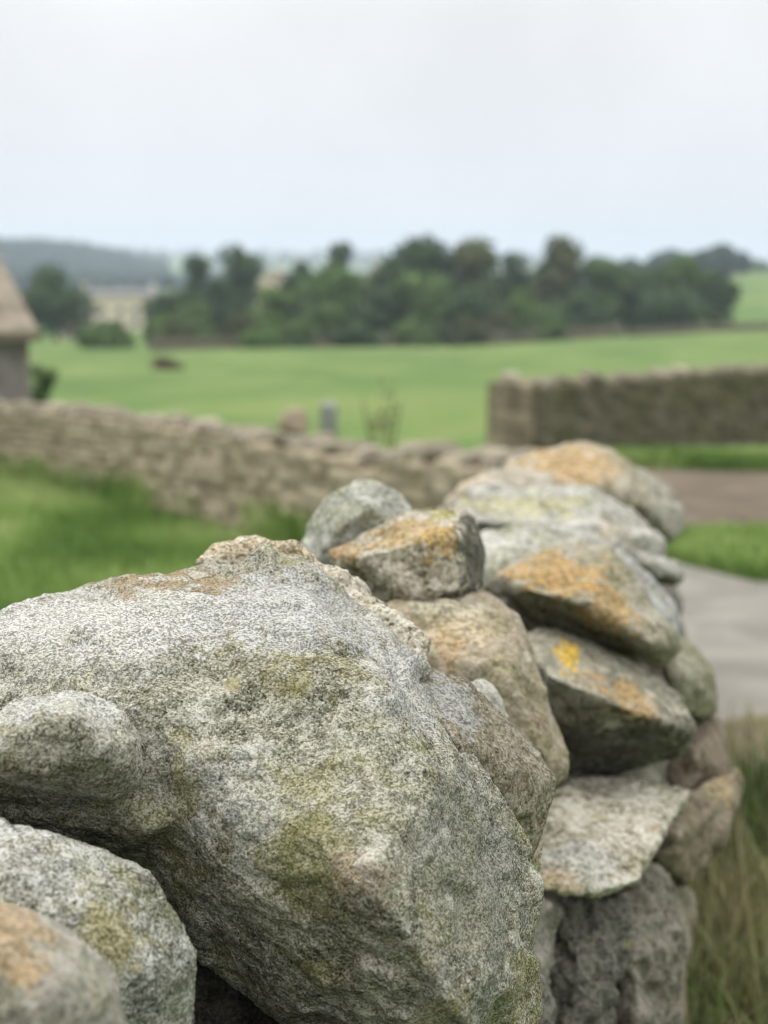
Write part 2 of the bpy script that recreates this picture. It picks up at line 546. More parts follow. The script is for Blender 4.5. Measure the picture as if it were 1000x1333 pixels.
# ---- middle stones
m = rock_mat('grey_green_stone', (0.07, 0.07, 0.055), (0.25, 0.255, 0.215), (0.47, 0.47, 0.42), seed=8, grain=230, gamt=0.7, green=0.6, blotchscale=28)
stone('coping_stone', 'grey-green pointed stone propped behind the orange-flecked block', [
    lobe([(386, 720, 2.10), (398, 682, 2.12), (420, 650, 2.14), (455, 632, 2.15), (485, 627, 2.16), (512, 640, 2.16), (536, 664, 2.15), (545, 720, 2.12), (460, 770, 2.08), (395, 760, 2.08)],
         [(440, 690, 2.04), (480, 660, 2.06)], t=0.16, k=0.75)
], m, voxel=0.0035, seed=51, smooth=3, group=COPING, lump=0.04, chip=0.08)
m = rock_mat('flecked_block', (0.05, 0.045, 0.03), (0.24, 0.21, 0.145), (0.52, 0.485, 0.415), seed=9, grain=240, gamt=0.75, green=0.5, blotch=0.5, blotchscale=34, rosst=0.8, rosette=40,
             patches=[(P(500, 690, 1.88), (0.09, 0.08, 0.020), (0.40, 0.27, 0.11), 0.65), (P(560, 664, 1.95), (0.08, 0.08, 0.012), (0.33, 0.31, 0.06), 0.7), (P(440, 715, 1.88), (0.03, 0.06, 0.02), OR2, 0.7),
                      (P(575, 700, 1.85), (0.025, 0.05, 0.025), (0.45, 0.29, 0.09), 0.6),
                      (P(622, 722, 1.93), (0.030, 0.12, 0.085), (0.055, 0.053, 0.045), 0.8)])  # shade on the right-facing end, put into the colour
stone('coping_stone', 'angular block flecked orange and white with a shade-painted right end, perched on the brown stone', [
    lobe([(424, 716, 1.92), (470, 696, 1.96), (520, 676, 2.00), (566, 661, 2.04), (604, 659, 2.05), (619, 678, 2.00), (628, 715, 1.98), (629, 772, 1.97), (600, 784, 1.92), (532, 796, 1.88), (490, 784, 1.87), (440, 745, 1.89)],
         [(590, 690, 1.86), (598, 770, 1.84), (470, 725, 1.84), (530, 780, 1.83), (540, 705, 1.84)], t=0.10, k=0.85)
], m, voxel=0.0032, seed=61, smooth=2, group=COPING, lump=0.025, chip=0.06, rough=0.02)
m = rock_mat('brown_slab', (0.09, 0.07, 0.046), (0.27, 0.225, 0.15), (0.46, 0.41, 0.33), seed=10, grain=220, gamt=0.45, green=0.45, blotchscale=26, rosst=0.8, rosette=34,
             patches=[(P(600, 810, 1.78), (0.04, 0.06, 0.03), (0.48, 0.40, 0.26), 0.6), (P(585, 845, 1.75), (0.02, 0.06, 0.02), OR2, 0.5), (P(600, 790, 1.8), (0.06, 0.08, 0.012), (0.42, 0.40, 0.30), 0.6)])
stone('coping_stone', 'long brown slab leaning down to the right behind the large boulder', [
    lobe([(500, 786, 1.82), (560, 770, 1.88), (630, 768, 1.92), (652, 779, 1.90), (676, 800, 1.88), (690, 838, 1.87), (712, 910, 1.84), (738, 985, 1.80), (741, 1002, 1.79), (722, 1022, 1.77), (690, 1060, 1.74), (560, 930, 1.72), (520, 850, 1.74)],
         [(622, 796, 1.80), (664, 880, 1.70), (712, 985, 1.68), (600, 860, 1.715)], t=0.12, k=0.85)
], m, voxel=0.0032, seed=71, smooth=3, group=COPING, lump=0.03, chip=0.06, rough=0.014)
m = rock_mat('small_grey', (0.12, 0.11, 0.09), (0.34, 0.33, 0.28), (0.60, 0.59, 0.54), seed=11, grain=300, gamt=0.7)
stone('coping_stone', 'small pale stone caught between the brown broken slab and the long brown slab', [
    lobe([(600, 895, 1.58), (620, 882, 1.59), (640, 890, 1.60), (654, 912, 1.60), (668, 950, 1.59), (640, 960, 1.56), (606, 930, 1.56)], t=0.07)
], m, voxel=0.003, seed=75, smooth=6, group=COPING, chip=0.09)
m = rock_mat('orange_top', (0.06, 0.05, 0.032), (0.22, 0.20, 0.14), (0.42, 0.39, 0.32), seed=12, grain=190, gamt=0.65, green=0.5, blotchscale=22, rosst=0.8, rosette=26,
             patches=[(P(740, 732, 2.34), (0.13, 0.12, 0.045), OR, 0.75), (P(800, 785, 2.30), (0.05, 0.10, 0.05), OR, 0.6)])
stone('coping_stone', 'wedge-shaped stone with a wide bright orange lichen top', [
    lobe([(644, 746, 2.40), (676, 723, 2.46), (730, 711, 2.52), (795, 708, 2.54), (810, 733, 2.50), (842, 782, 2.46), (878, 826, 2.42), (888, 846, 2.44), (866, 868, 2.44), (782, 842, 2.42), (696, 804, 2.42), (648, 772, 2.42)],
         [(690, 768, 2.29), (770, 780, 2.26), (850, 838, 2.30), (740, 785, 2.26)], t=0.18, k=0.8)
], m, voxel=0.004, seed=81, smooth=4, group=COPING, lump=0.035, chip=0.06, rough=0.014)
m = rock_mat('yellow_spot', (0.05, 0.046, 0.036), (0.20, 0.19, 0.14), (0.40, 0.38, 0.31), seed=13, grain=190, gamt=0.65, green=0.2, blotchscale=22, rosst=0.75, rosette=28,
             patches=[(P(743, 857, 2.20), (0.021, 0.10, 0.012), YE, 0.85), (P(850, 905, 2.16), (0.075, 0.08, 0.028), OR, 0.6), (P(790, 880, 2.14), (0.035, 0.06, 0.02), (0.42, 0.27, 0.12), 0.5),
                      (P(780, 985, 2.2), (0.17, 0.2, 0.07), (0.06, 0.056, 0.05), 0.75)])  # shade of the undercut front painted as a dark patch
stone('coping_stone', 'stone with shade-painted front and one yellow lichen spot on its sloping top', [
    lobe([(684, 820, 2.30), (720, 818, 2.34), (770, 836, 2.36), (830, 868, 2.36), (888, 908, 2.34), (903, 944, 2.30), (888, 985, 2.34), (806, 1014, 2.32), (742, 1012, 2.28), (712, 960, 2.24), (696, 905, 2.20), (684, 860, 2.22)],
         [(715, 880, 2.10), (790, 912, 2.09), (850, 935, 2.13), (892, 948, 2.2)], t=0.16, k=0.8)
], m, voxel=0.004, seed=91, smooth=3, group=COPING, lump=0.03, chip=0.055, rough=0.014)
m = rock_mat('grey_shelf', (0.10, 0.10, 0.085), (0.27, 0.27, 0.25), (0.46, 0.46, 0.44), seed=14, grain=170, gamt=0.6, green=0.3, blotchscale=20)
stone('coping_stone', 'smooth blue-grey sloping stone right behind the orange-topped wedge', [
    lobe([(770, 706, 2.74), (808, 716, 2.76), (850, 752, 2.76), (880, 788, 2.74), (890, 812, 2.72), (880, 850, 2.66), (800, 800, 2.64), (760, 740, 2.68)],
         [(850, 800, 2.60)], t=0.22, k=0.75)
], m, voxel=0.0045, seed=101, smooth=3, group=COPING, chip=0.07)
m = rock_mat('olive_end', (0.07, 0.07, 0.045), (0.19, 0.18, 0.12), (0.34, 0.33, 0.25), seed=15, grain=180, gamt=0.6, green=0.7, blotchscale=22)
stone('coping_stone', 'olive-grey stone end jutting out right of the orange-topped wedge', [
    lobe([(862, 836, 2.60), (882, 828, 2.64), (912, 850, 2.66), (930, 880, 2.64), (936, 928, 2.60), (916, 940, 2.56), (890, 925, 2.52), (866, 880, 2.52)],
         [(895, 880, 2.5)], t=0.22, k=0.8)
], m, voxel=0.0045, seed=111, smooth=3, group=COPING, chip=0.09)
m = rock_mat('grey_low', (0.08, 0.08, 0.06), (0.26, 0.255, 0.205), (0.50, 0.49, 0.44), seed=16, grain=150, gamt=0.6, green=0.6, blotchscale=18,
             patches=[(P(640, 690, 2.7), (0.05, 0.1, 0.04), (0.5, 0.49, 0.45), 0.6)])
stone('coping_stone', 'pale grey rounded stone between the flecked block and the orange-topped wedge', [
    lobe([(600, 712, 2.70), (626, 690, 2.76), (690, 682, 2.84), (760, 704, 2.82), (800, 730, 2.78), (780, 800, 2.62), (720, 850, 2.56), (650, 850, 2.56), (606, 790, 2.66)],
         [(680, 716, 2.62), (650, 745, 2.58)], t=0.22, k=0.75)
], m, voxel=0.0045, seed=121, smooth=4, group=COPING, chip=0.07)
m = rock_mat('layered_white', (0.10, 0.095, 0.075), (0.29, 0.28, 0.24), (0.55, 0.54, 0.50), seed=17, grain=130, gamt=0.5, green=0.45, blotchscale=15,
             patches=[(P(700, 664, 3.1), (0.16, 0.25, 0.012), (0.40, 0.38, 0.14), 0.5), (P(790, 690, 3.15), (0.05, 0.15, 0.02), (0.36, 0.30, 0.2), 0.5)])
stone('coping_stone', 'broad whitish layered stone sloping down to a sharp right corner', [
    lobe([(584, 668, 3.20), (608, 640, 3.28), (680, 628, 3.36), (770, 634, 3.40), (830, 664, 3.36), (864, 712, 3.32), (888, 748, 3.28), (882, 764, 3.24), (836, 742, 3.24), (760, 716, 3.22), (640, 702, 3.22), (600, 690, 3.22)],
         [(640, 684, 3.04), (720, 690, 2.98), (800, 716, 3.0), (850, 744, 3.06)], t=0.26, k=0.75)
], m, voxel=0.005, seed=131, smooth=5, group=COPING, lump=0.05, chip=0.08, strata=((0.15, 0.2, 1.0), 0.05, 0.022))
m = rock_mat('tan_orange_far', (0.10, 0.09, 0.06), (0.30, 0.265, 0.195), (0.50, 0.46, 0.38), seed=18, grain=110, gamt=0.5, green=0.3, blotchscale=12,
             patches=[(P(640, 620, 3.9), (0.12, 0.2, 0.05), (0.40, 0.30, 0.175), 0.6), (P(745, 604, 3.95), (0.13, 0.2, 0.05), (0.42, 0.275, 0.11), 0.75)])
stone('coping_stone', 'tan rounded stone with a dull orange patch crowning the far end of the wall', [
    lobe([(640, 640, 4.0), (660, 606, 4.05), (700, 588, 4.1), (744, 578, 4.15), (790, 582, 4.15), (818, 598, 4.12), (842, 634, 4.05), (848, 664, 3.98), (800, 660, 3.86), (700, 660, 3.84)],
         [(720, 630, 3.76), (780, 635, 3.78)], t=0.3, k=0.8)
], m, voxel=0.006, seed=141, smooth=4, group=COPING, chip=0.06)
m = rock_mat('tan_far', (0.11, 0.095, 0.07), (0.30, 0.27, 0.21), (0.50, 0.46, 0.39), seed=19, grain=110, gamt=0.5, green=0.3, blotchscale=12,
             patches=[(P(610, 635, 3.6), (0.05, 0.2, 0.04), (0.55, 0.42, 0.28), 0.5)])
stone('coping_stone', 'low tan stone left of the orange-patched crown stone', [
    lobe([(580, 656, 3.62), (600, 630, 3.66), (636, 610, 3.72), (680, 606, 3.76), (720, 620, 3.74), (720, 660, 3.60), (640, 680, 3.54), (590, 680, 3.56)],
         [(640, 640, 3.5)], t=0.25, k=0.8)
], m, voxel=0.006, seed=151, smooth=4, group=COPING, chip=0.06)
m = rock_mat('far_grey', (0.09, 0.085, 0.065), (0.26, 0.245, 0.195), (0.44, 0.42, 0.36), seed=20, grain=110, gamt=0.5, green=0.3, blotchscale=12)
stone('coping_stone', 'farthest grey stone on the near wall, right of the orange-patched crown stone', [
    lobe([(812, 606, 4.42), (836, 610, 4.46), (868, 632, 4.46), (886, 658, 4.42), (888, 684, 4.38), (876, 702, 4.32), (830, 690, 4.26), (806, 650, 4.3)],
         [(846, 665, 4.22)], t=0.3, k=0.8)
], m, voxel=0.006, seed=161, smooth=4, group=COPING, chip=0.07)

# ---- ledge and face stones on the right side
m = rock_mat('flat_ledge', (0.07, 0.064, 0.046), (0.31, 0.285, 0.21), (0.62, 0.595, 0.52), seed=21, grain=230, gamt=0.75, green=0.4, blotch=0.45, blotchscale=34, greencol=(0.32, 0.30, 0.12),
             patches=[(P(860, 1045, 2.02), (0.02, 0.10, 0.03), (0.46, 0.30, 0.21), 0.7), (P(770, 1110, 1.88), (0.05, 0.06, 0.035), (0.5, 0.5, 0.475), 0.5), (P(778, 1104, 1.87), (0.014, 0.03, 0.008), (0.08, 0.08, 0.08), 0.8),
                      (P(720, 1148, 1.82), (0.04, 0.04, 0.012), (0.45, 0.32, 0.14), 0.5)])
stone('ledge_stone', 'flat pale ledge stone with yellowish top sticking out under the yellow-spotted stone', [
    lobe([(690, 1066, 2.00), (720, 1032, 2.14), (745, 1013, 2.24), (822, 1011, 2.26), (896, 1031, 2.20), (866, 1056, 2.10), (842, 1086, 2.00), (832, 1146, 1.88), (778, 1163, 1.83), (704, 1156, 1.80), (690, 1120, 1.84)],
         [], t=0.05, k=0.97, dz=3),
    lobe([(700, 1090, 2.04), (850, 1072, 2.10), (836, 1130, 2.04), (790, 1160, 1.99), (706, 1160, 1.97)], t=0.2, k=0.9),
], m, voxel=0.0032, seed=171, smooth=2, group=FACE, lump=0.025, chip=0.05, rough=0.025)
m = rock_mat('brown_end', (0.06, 0.05, 0.034), (0.19, 0.155, 0.105), (0.33, 0.285, 0.22), seed=22, grain=190, gamt=0.6, green=0.35, blotchscale=22,
             patches=[(P(945, 1020, 2.5), (0.03, 0.08, 0.03), (0.46, 0.36, 0.2), 0.6)])
stone('face_stone', 'brown block end right of the flat pale ledge stone', [
    lobe([(842, 1062, 2.40), (884, 1034, 2.46), (930, 1010, 2.54), (958, 1006, 2.58), (962, 1030, 2.56), (946, 1080, 2.50), (916, 1130, 2.44), (890, 1152, 2.40), (850, 1128, 2.36), (836, 1096, 2.36)],
         [(880, 1090, 2.32), (920, 1060, 2.4)], t=0.18, k=0.85)
], m, voxel=0.004, seed=181, smooth=3, group=FACE, chip=0.09)
m = rock_mat('reddish_brown', (0.065, 0.05, 0.034), (0.19, 0.15, 0.11), (0.30, 0.25, 0.195), seed=23, grain=180, gamt=0.6, green=0.25, blotchscale=22)
stone('face_stone', 'reddish brown stone below the olive-grey stone end', [
    lobe([(880, 960, 2.62), (905, 935, 2.68), (935, 930, 2.72), (944, 965, 2.72), (948, 1004, 2.66), (920, 1022, 2.6), (880, 1040, 2.54), (868, 1000, 2.56)],
         [(905, 985, 2.52)], t=0.22, k=0.85)
], m, voxel=0.0045, seed=191, smooth=3, group=FACE, chip=0.09)
m = rock_mat('dull_grey_face', (0.045, 0.04, 0.032), (0.165, 0.148, 0.118), (0.32, 0.292, 0.245), seed=24, grain=200, gamt=0.6, green=0.2, blotchscale=26)
stone('face_stone', 'dull grey upright stone directly below the right end of the ledge', [
    lobe([(784, 1180, 2.06), (832, 1150, 2.14), (852, 1136, 2.2), (868, 1150, 2.24), (872, 1230, 2.2), (868, 1330, 2.14), (862, 1460, 2.1), (790, 1470, 2.0), (782, 1300, 2.02)],
         [(828, 1250, 1.98), (848, 1200, 2.06), (828, 1360, 1.96)], t=0.16, k=0.9)
], m, voxel=0.004, seed=201, smooth=2, group=FACE, chip=0.13, lump=0.05, rough=0.045, strata=((0.8, 0.3, 0.25), 0.035, 0.010))
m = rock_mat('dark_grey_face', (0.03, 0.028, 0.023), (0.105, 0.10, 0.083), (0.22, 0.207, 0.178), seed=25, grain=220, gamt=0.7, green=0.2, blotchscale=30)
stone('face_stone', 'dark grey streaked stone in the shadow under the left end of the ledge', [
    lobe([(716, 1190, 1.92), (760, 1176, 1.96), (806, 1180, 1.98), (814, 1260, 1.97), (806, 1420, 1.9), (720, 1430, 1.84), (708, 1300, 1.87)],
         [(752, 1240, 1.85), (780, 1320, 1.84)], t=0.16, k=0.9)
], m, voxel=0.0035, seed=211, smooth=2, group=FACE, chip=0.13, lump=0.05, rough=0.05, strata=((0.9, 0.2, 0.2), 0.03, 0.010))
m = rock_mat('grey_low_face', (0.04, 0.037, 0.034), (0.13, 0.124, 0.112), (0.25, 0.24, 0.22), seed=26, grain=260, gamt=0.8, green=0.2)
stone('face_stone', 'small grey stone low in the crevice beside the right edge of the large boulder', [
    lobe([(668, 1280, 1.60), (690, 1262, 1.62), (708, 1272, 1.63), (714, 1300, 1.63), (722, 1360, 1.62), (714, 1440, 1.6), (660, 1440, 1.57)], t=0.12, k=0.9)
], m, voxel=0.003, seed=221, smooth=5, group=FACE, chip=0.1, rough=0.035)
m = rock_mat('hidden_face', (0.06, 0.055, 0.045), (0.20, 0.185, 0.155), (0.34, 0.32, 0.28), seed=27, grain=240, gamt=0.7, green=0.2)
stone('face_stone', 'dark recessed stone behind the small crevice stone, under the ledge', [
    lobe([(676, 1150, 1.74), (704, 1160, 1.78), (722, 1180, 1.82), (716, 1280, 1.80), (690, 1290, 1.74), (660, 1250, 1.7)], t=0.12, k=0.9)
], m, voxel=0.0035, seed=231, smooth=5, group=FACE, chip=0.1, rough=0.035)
# stones low on the face further along
m = rock_mat('low_brown', (0.07, 0.06, 0.045), (0.22, 0.19, 0.14), (0.36, 0.32, 0.25), seed=28, grain=170, gamt=0.6, green=0.3, blotchscale=22)
stone('face_stone', 'low grey-brown stone half hidden by the verge grass under the brown block end', [
    lobe([(866, 1160, 2.5), (886, 1146, 2.56), (898, 1160, 2.6), (896, 1260, 2.58), (884, 1420, 2.5), (860, 1430, 2.42), (856, 1280, 2.42)],
         [(885, 1260, 2.4)], t=0.2, k=0.9)
], m, voxel=0.0045, seed=241, smooth=7, group=FACE, chip=0.1)

# packing under and between the coping stones, so that each one rests on something
PACK = rock_mat('packing_stone', (0.05, 0.045, 0.035), (0.15, 0.138, 0.108), (0.28, 0.26, 0.21), seed=31, grain=260, gamt=0.6, green=0.35)
rp = random.Random(12)
for k, (x, y, z, rx, ry, rz_) in enumerate([(-.04, 1.62, .80, .16, .14, .13), (.02, 1.95, .84, .15, .17, .15), (-.08, 1.86, 1.0, .11, .13, .11), (.11, 2.25, .92, .11, .16, .16),
                                            (.2, 2.44, .68, .2, .14, .13), (.28, 2.78, .80, .22, .22, .16), (.45, 3.35, .78, .19, .26, .19), (.62, 3.95, .74, .18, .22, .17), (-.14, 2.2, .80, .13, .2, .16), (0.0, 2.7, .78, .14, .22, .17)]):
    pts = []
    for _ in range(18):
        v = Vector((rp.gauss(0, 1), rp.gauss(0, 1), rp.gauss(0, 1))); m_ = max(abs(v.x), abs(v.y), abs(v.z))
        v = v.normalized() * .55 + v / m_ * .45
        pts.append((x + v.x * rx, y + v.y * ry, z + v.z * rz_))
    stone('packing_stone', 'grey packing stone tucked out of sight under the coping stones', [pts], PACK, voxel=0.009, seed=500 + k, group='packing stones inside the near wall', smooth=2, chip=.08, fine=0)

# ------------------------------------------------------------------ terrain
PD = np.array([-60, 0, 30, 60, 180, 260, 500, 900, 1500, 2200, 3000, 3600, 9000.0])
ZL = np.array([1.2, 0, -2.1, -3.6, -8.0, -10.6, -14, -14, -14, -8, 22, 10, 0.0])
ZR = np.array([1.2, 0, -2.1, -3.4, -6.6, -6.2, -1.4, 1.4, -2, -4, -4, -6, 0.0])


def ground_z(x, y):
    x = np.asarray(x, float); y = np.asarray(y, float)
    dd = np.maximum(y, 3.0)
    u = 500 + F * x / np.maximum(dd, 20)
    w = sstep(560, 1020, u)
    zl = np.interp(y, PD, ZL); zr = np.interp(y, PD, ZR)
    z = zl * (1 - w) + zr * w
    # wooded hill, left
    z = z + 31 * np.exp(-((x + 340) / np.where(x > -340, 105, 330)) ** 2 - ((y - 1500) / 330) ** 2)
    z = z + 9 * np.exp(-((x + 900) / 700) ** 2 - ((y - 2900) / 500) ** 2)
    z = z + 0.03 * np.sin(x * 1.7 + y * 0.6) * np.exp(-((y - 10) / 20) ** 2)
    return z


def gz(x, y): return float(ground_z(np.array([x]), np.array([y]))[0])


g = np.linspace(-1, 1, 261)
ax = 4200 * np.sinh(g * 7.6) / math.sinh(7.6)
X, Y = np.meshgrid(ax, ax + 8)
V = np.stack([X.ravel(), Y.ravel(), ground_z(X.ravel(), Y.ravel())], 1)
n = len(ax)
ii = np.arange(n * n).reshape(n, n)
Fq = np.stack([ii[:-1, :-1].ravel(), ii[:-1, 1:].ravel(), ii[1:, 1:].ravel(), ii[1:, :-1].ravel()], 1)
t = NT('field_grass')
p = t.pos()
pm = t.n('ShaderNodeVectorMath', operation='MULTIPLY'); t.l(p, pm.inputs[0]); pm.inputs[1].default_value = (1.0, 0.45, 1.0)
a = t.noise(pm.outputs[0], 0.09, 5, 0.62, 0.8)
b = t.noise(p, 0.9, 5, 0.65)
c = t.noise(p, 9.0, 4, 0.7)
v = t.math('MULTIPLY_ADD', a, 0.75, t.math('MULTIPLY_ADD', b, 0.3, t.math('MULTIPLY', c, 0.12)))
col = t.ramp(v, [(0.40, (0.062, 0.115, 0.022)), (0.56, (0.10, 0.172, 0.034)), (0.72, (0.175, 0.225, 0.062))])
GRASS = t.done(col, t.bump(c, 0.5, 0.08))
go = link('ground', mesh_np('ground', V, Fq, True), GRASS)
tag(go, 'green grass fields sloping away to the valley', kind='structure')


def sheet(name, poly, mat, lift, res=0.25):
    """a surface laid on the ground inside a convex-ish polygon of ground points"""
    bm = bmesh.new()
    f = bm.faces.new([bm.verts.new((x, y, 0)) for x, y in poly])
    xs = [q[0] for q in poly]; ys = [q[1] for q in poly]
    for k in range(int((max(xs) - min(xs)) / res)):
        bmesh.ops.bisect_plane(bm, geom=bm.verts[:] + bm.edges[:] + bm.faces[:], plane_co=(min(xs) + (k + .5) * res, 0, 0), plane_no=(1, 0, 0))
    for k in range(int((max(ys) - min(ys)) / res)):
        bmesh.ops.bisect_plane(bm, geom=bm.verts[:] + bm.edges[:] + bm.faces[:], plane_co=(0, min(ys) + (k + .5) * res, 0), plane_no=(0, 1, 0))
    for v_ in bm.verts:
        v_.co.z = gz(v_.co.x, v_.co.y) + lift
    for f in bm.faces:
        if f.normal.z < 0: f.normal_flip()
    me = bpy.data.meshes.new(name)
    bm.to_mesh(me); bm.free(); me.shade_smooth()
    o = link(name, me, mat)
    return tag(o, kind='structure')


def groundpt(px, py):
    """ground point seen at a photo pixel (near slope only)"""
    k = (py - 346) / F
    d = 1.55 / (k * 1.0 - 0.07)
    return XY(px, d)


t = NT('worn_asphalt'); p = t.pos()
a = t.noise(p, 1.3, 6, 0.68, 0.8); c = t.noise(p, 60, 3, 0.7)
col = t.ramp(t.math('MULTIPLY_ADD', a, 0.7, t.math('MULTIPLY', c, 0.35)), [(0.35, (0.15, 0.142, 0.125)), (0.52, (0.235, 0.222, 0.195)), (0.70, (0.34, 0.325, 0.285))])
t.b.inputs['Specular IOR Level'].default_value = 0.08
ASPH = t.done(col, t.bump(c, 0.4, 0.01))
sheet('road', [(0.6, 3.8), (1.6, 4.6), (2.6, 5.4), (3.9, 6.4), (9, 8.0), (12, 9.0), (12, 10.6), (6, 10.4), (2.75, 10.7), (2.35, 11.9), (1.6, 12.0), (1.0, 9)], ASPH, 0.03)
DIRT = simple_mat('bare_earth', ((0.06, 0.045, 0.03), (0.115, 0.09, 0.062), (0.19, 0.15, 0.108)), 0.9, 5, 0.65, bump=0.6, bd=0.06)
sheet('dirt_track', [XY(690, 13.6), XY(860, 13.5), XY(1060, 13.4), XY(1500, 13.2), XY(1500, 22.2), XY(1050, 23.0), XY(900, 23.6), XY(780, 23.8), XY(690, 22)], DIRT, 0.03, 0.5)


SOIL = simple_mat('verge_soil', ((0.10, 0.082, 0.05), (0.19, 0.158, 0.10), (0.28, 0.24, 0.165)), 2.2, 6, 0.7, bump=0.6, bd=0.03)
sheet('verge', [(0.85, 3.7), (1.9, 4.3), (3.4, 5.6), (3.4, 6.5), (2.3, 6.15), (1.6, 6.3), (1.15, 6.0)], SOIL, 0.036, 0.2)

# ------------------------------------------------------------------ dry stone walls
def wall_mat(name, cols, moss=0.0, seed=0):
    t = NT(name)
    p = t.pos((seed, seed * 2, 0))
    at = t.n('ShaderNodeAttribute', attribute_name='tint')
    nz = t.noise(p, 2.6, 6, 0.68, 0.6)
    f = t.noise(p, 45, 3, 0.65)
    v = t.math('MULTIPLY_ADD', at.outputs['Fac'], 0.45, t.math('MULTIPLY_ADD', nz, 0.75, t.math('MULTIPLY', f, 0.2)))
    col = t.ramp(v, list(zip((0.25, 0.5, 0.72, 0.95), cols)))
    if moss:
        mm = t.range(t.noise(p, 1.3, 4, 0.6), 0.42, 0.62, 0, moss)
        col = mixc(t, mm, col, (0.10, 0.11, 0.04))
    return t.done(col, t.bump(f, 0.6, 0.02))


def wall_body(name, path, width, res, mat, seed, parent=None, batter=0.12, rowh=0.10, depth=0.03):
    """path: (x, y, ztop); base follows the ground. One closed, stone-jointed surface."""
    pts = np.array([(a, b) for a, b, _ in path]); zt = np.array([q[2] for q in path])
    seg = np.linalg.norm(np.diff(pts, axis=0), axis=1)
    S = np.concatenate([[0], np.cumsum(seg)])
    L = S[-1]
    ns = max(8, int(L / res))
    s = np.linspace(0, L, ns)
    cx = np.interp(s, S, pts[:, 0]); cy = np.interp(s, S, pts[:, 1]); top = np.interp(s, S, zt)
    tx = np.gradient(cx, s); ty = np.gradient(cy, s)
    ln = np.hypot(tx, ty); tx /= ln; ty /= ln
    nx, ny = ty, -tx                                   # right-hand normal
    base = ground_z(cx, cy) - 0.15
    H = float((top - base).max())
    nh = max(6, int(H / res)); nw = max(3, int(width / res))
    prof = [(1, h / nh) for h in range(nh + 1)] + [(1 - 2 * k / nw, 1.0) for k in range(1, nw)] + [(-1, 1 - h / nh) for h in range(nh + 1)]
    m_ = len(prof)
    side = np.array([q[0] for q in prof]); hh = np.array([q[1] for q in prof])
    Hs = (top - base)
    SS = np.repeat(s[:, None], m_, 1)
    Z = base[:, None] + Hs[:, None] * hh[None, :]
    half = (width / 2) * (1 + batter * 2 * (1 - hh))[None, :] * side[None, :]
    Xv = cx[:, None] + nx[:, None] * half; Yv = cy[:, None] + ny[:, None] * half
    ZZ = Hs[:, None] * hh[None, :]
    rw = rowh
    wob = 0.75 * perlin(np.stack([SS.ravel() / 0.6, ZZ.ravel() / 0.5, np.full(SS.size, seed + 0.37)], 1), seed).reshape(SS.shape)
    q = ZZ / rw + wob
    r = np.floor(q); fr = q - r
    sd = np.where(side > 0, 1, 7)[None, :] + 0 * SS
    rr = _h01(r.astype(int), sd.astype(int), np.zeros_like(r, dtype=int), seed)
    cw = 0.12 + 0.13 * rr
    c_ = (SS + rr * 3.1) / cw + 0.25 * wob
    ci = np.floor(c_); fc = c_ - ci
    h1 = _h01(r.astype(int), ci.astype(int), sd.astype(int), seed + 3)
    ed = np.minimum(np.minimum(fr, 1 - fr) * rw, np.minimum(fc, 1 - fc) * cw)
    g_ = sstep(0, 0.035, ed)
    face = (np.abs(side) > 0.999)[None, :]
    disp = np.where(face, depth * (g_ - 1) + depth * 1.1 * (h1 - 0.5), 0)
    Xv = Xv + nx[:, None] * disp * np.sign(half); Yv = Yv + ny[:, None] * disp * np.sign(half)
    Z = np.where(face, Z, Z + 0.04 * (h1 - 0.5))
    V = np.stack([Xv, Yv, Z], 2).reshape(-1, 3)
    idx = np.arange(ns * m_).reshape(ns, m_)
    q1 = np.stack([idx[:-1, :-1].ravel(), idx[1:, :-1].ravel(), idx[1:, 1:].ravel(), idx[:-1, 1:].ravel()], 1)
    # end caps: mirror-pair strips across the section
    caps = []
    for row, flip in ((idx[0], False), (idx[-1], True)):
        for k in range(m_ // 2):
            a_, b_, c2, d_ = row[k], row[k + 1], row[m_ - 2 - k], row[m_ - 1 - k]
            if b_ == c2 or k + 1 > m_ - 2 - k: continue
            caps.append((a_, b_, c2, d_) if not flip else (d_, c2, b_, a_))
    # orientation was chosen so that faces look outward
    Fq = np.concatenate([q1[:, ::-1], np.array(caps)], 0)
    me = mesh_np(name, V, Fq)
    bm = bmesh.new(); bm.from_mesh(me); bmesh.ops.recalc_face_normals(bm, faces=bm.faces[:]); bm.to_mesh(me); bm.free()
    attr(me, 'tint', h1.ravel())
    o = link(name, me, mat, parent)
    return o, (s, cx, cy, top, tx, ty)


def cope_meshes(n, seed, w, h, l):
    out = []
    rnd = random.Random(seed)
    for k in range(n):
        pts = []
        for _ in range(16):
            a, b, c = rnd.uniform(-1, 1), rnd.uniform(-1, 1), rnd.uniform(-1, 1)
            m_ = max(abs(a), abs(b), abs(c)) * rnd.uniform(0.9, 1.25)
            pts.append((a / m_ * w / 2, b / m_ * l / 2, c / m_ * h / 2 + h / 2))
        me = rock_mesh('coping_stone', [pts], 0.03, seed * 10 + k, smooth=2, size=h, lump=0.05, chip=0.08, rough=0.02, fine=0)
        attr(me, 'tint', np.full(len(me.vertices), rnd.random()))
        out.append(me)
    return out


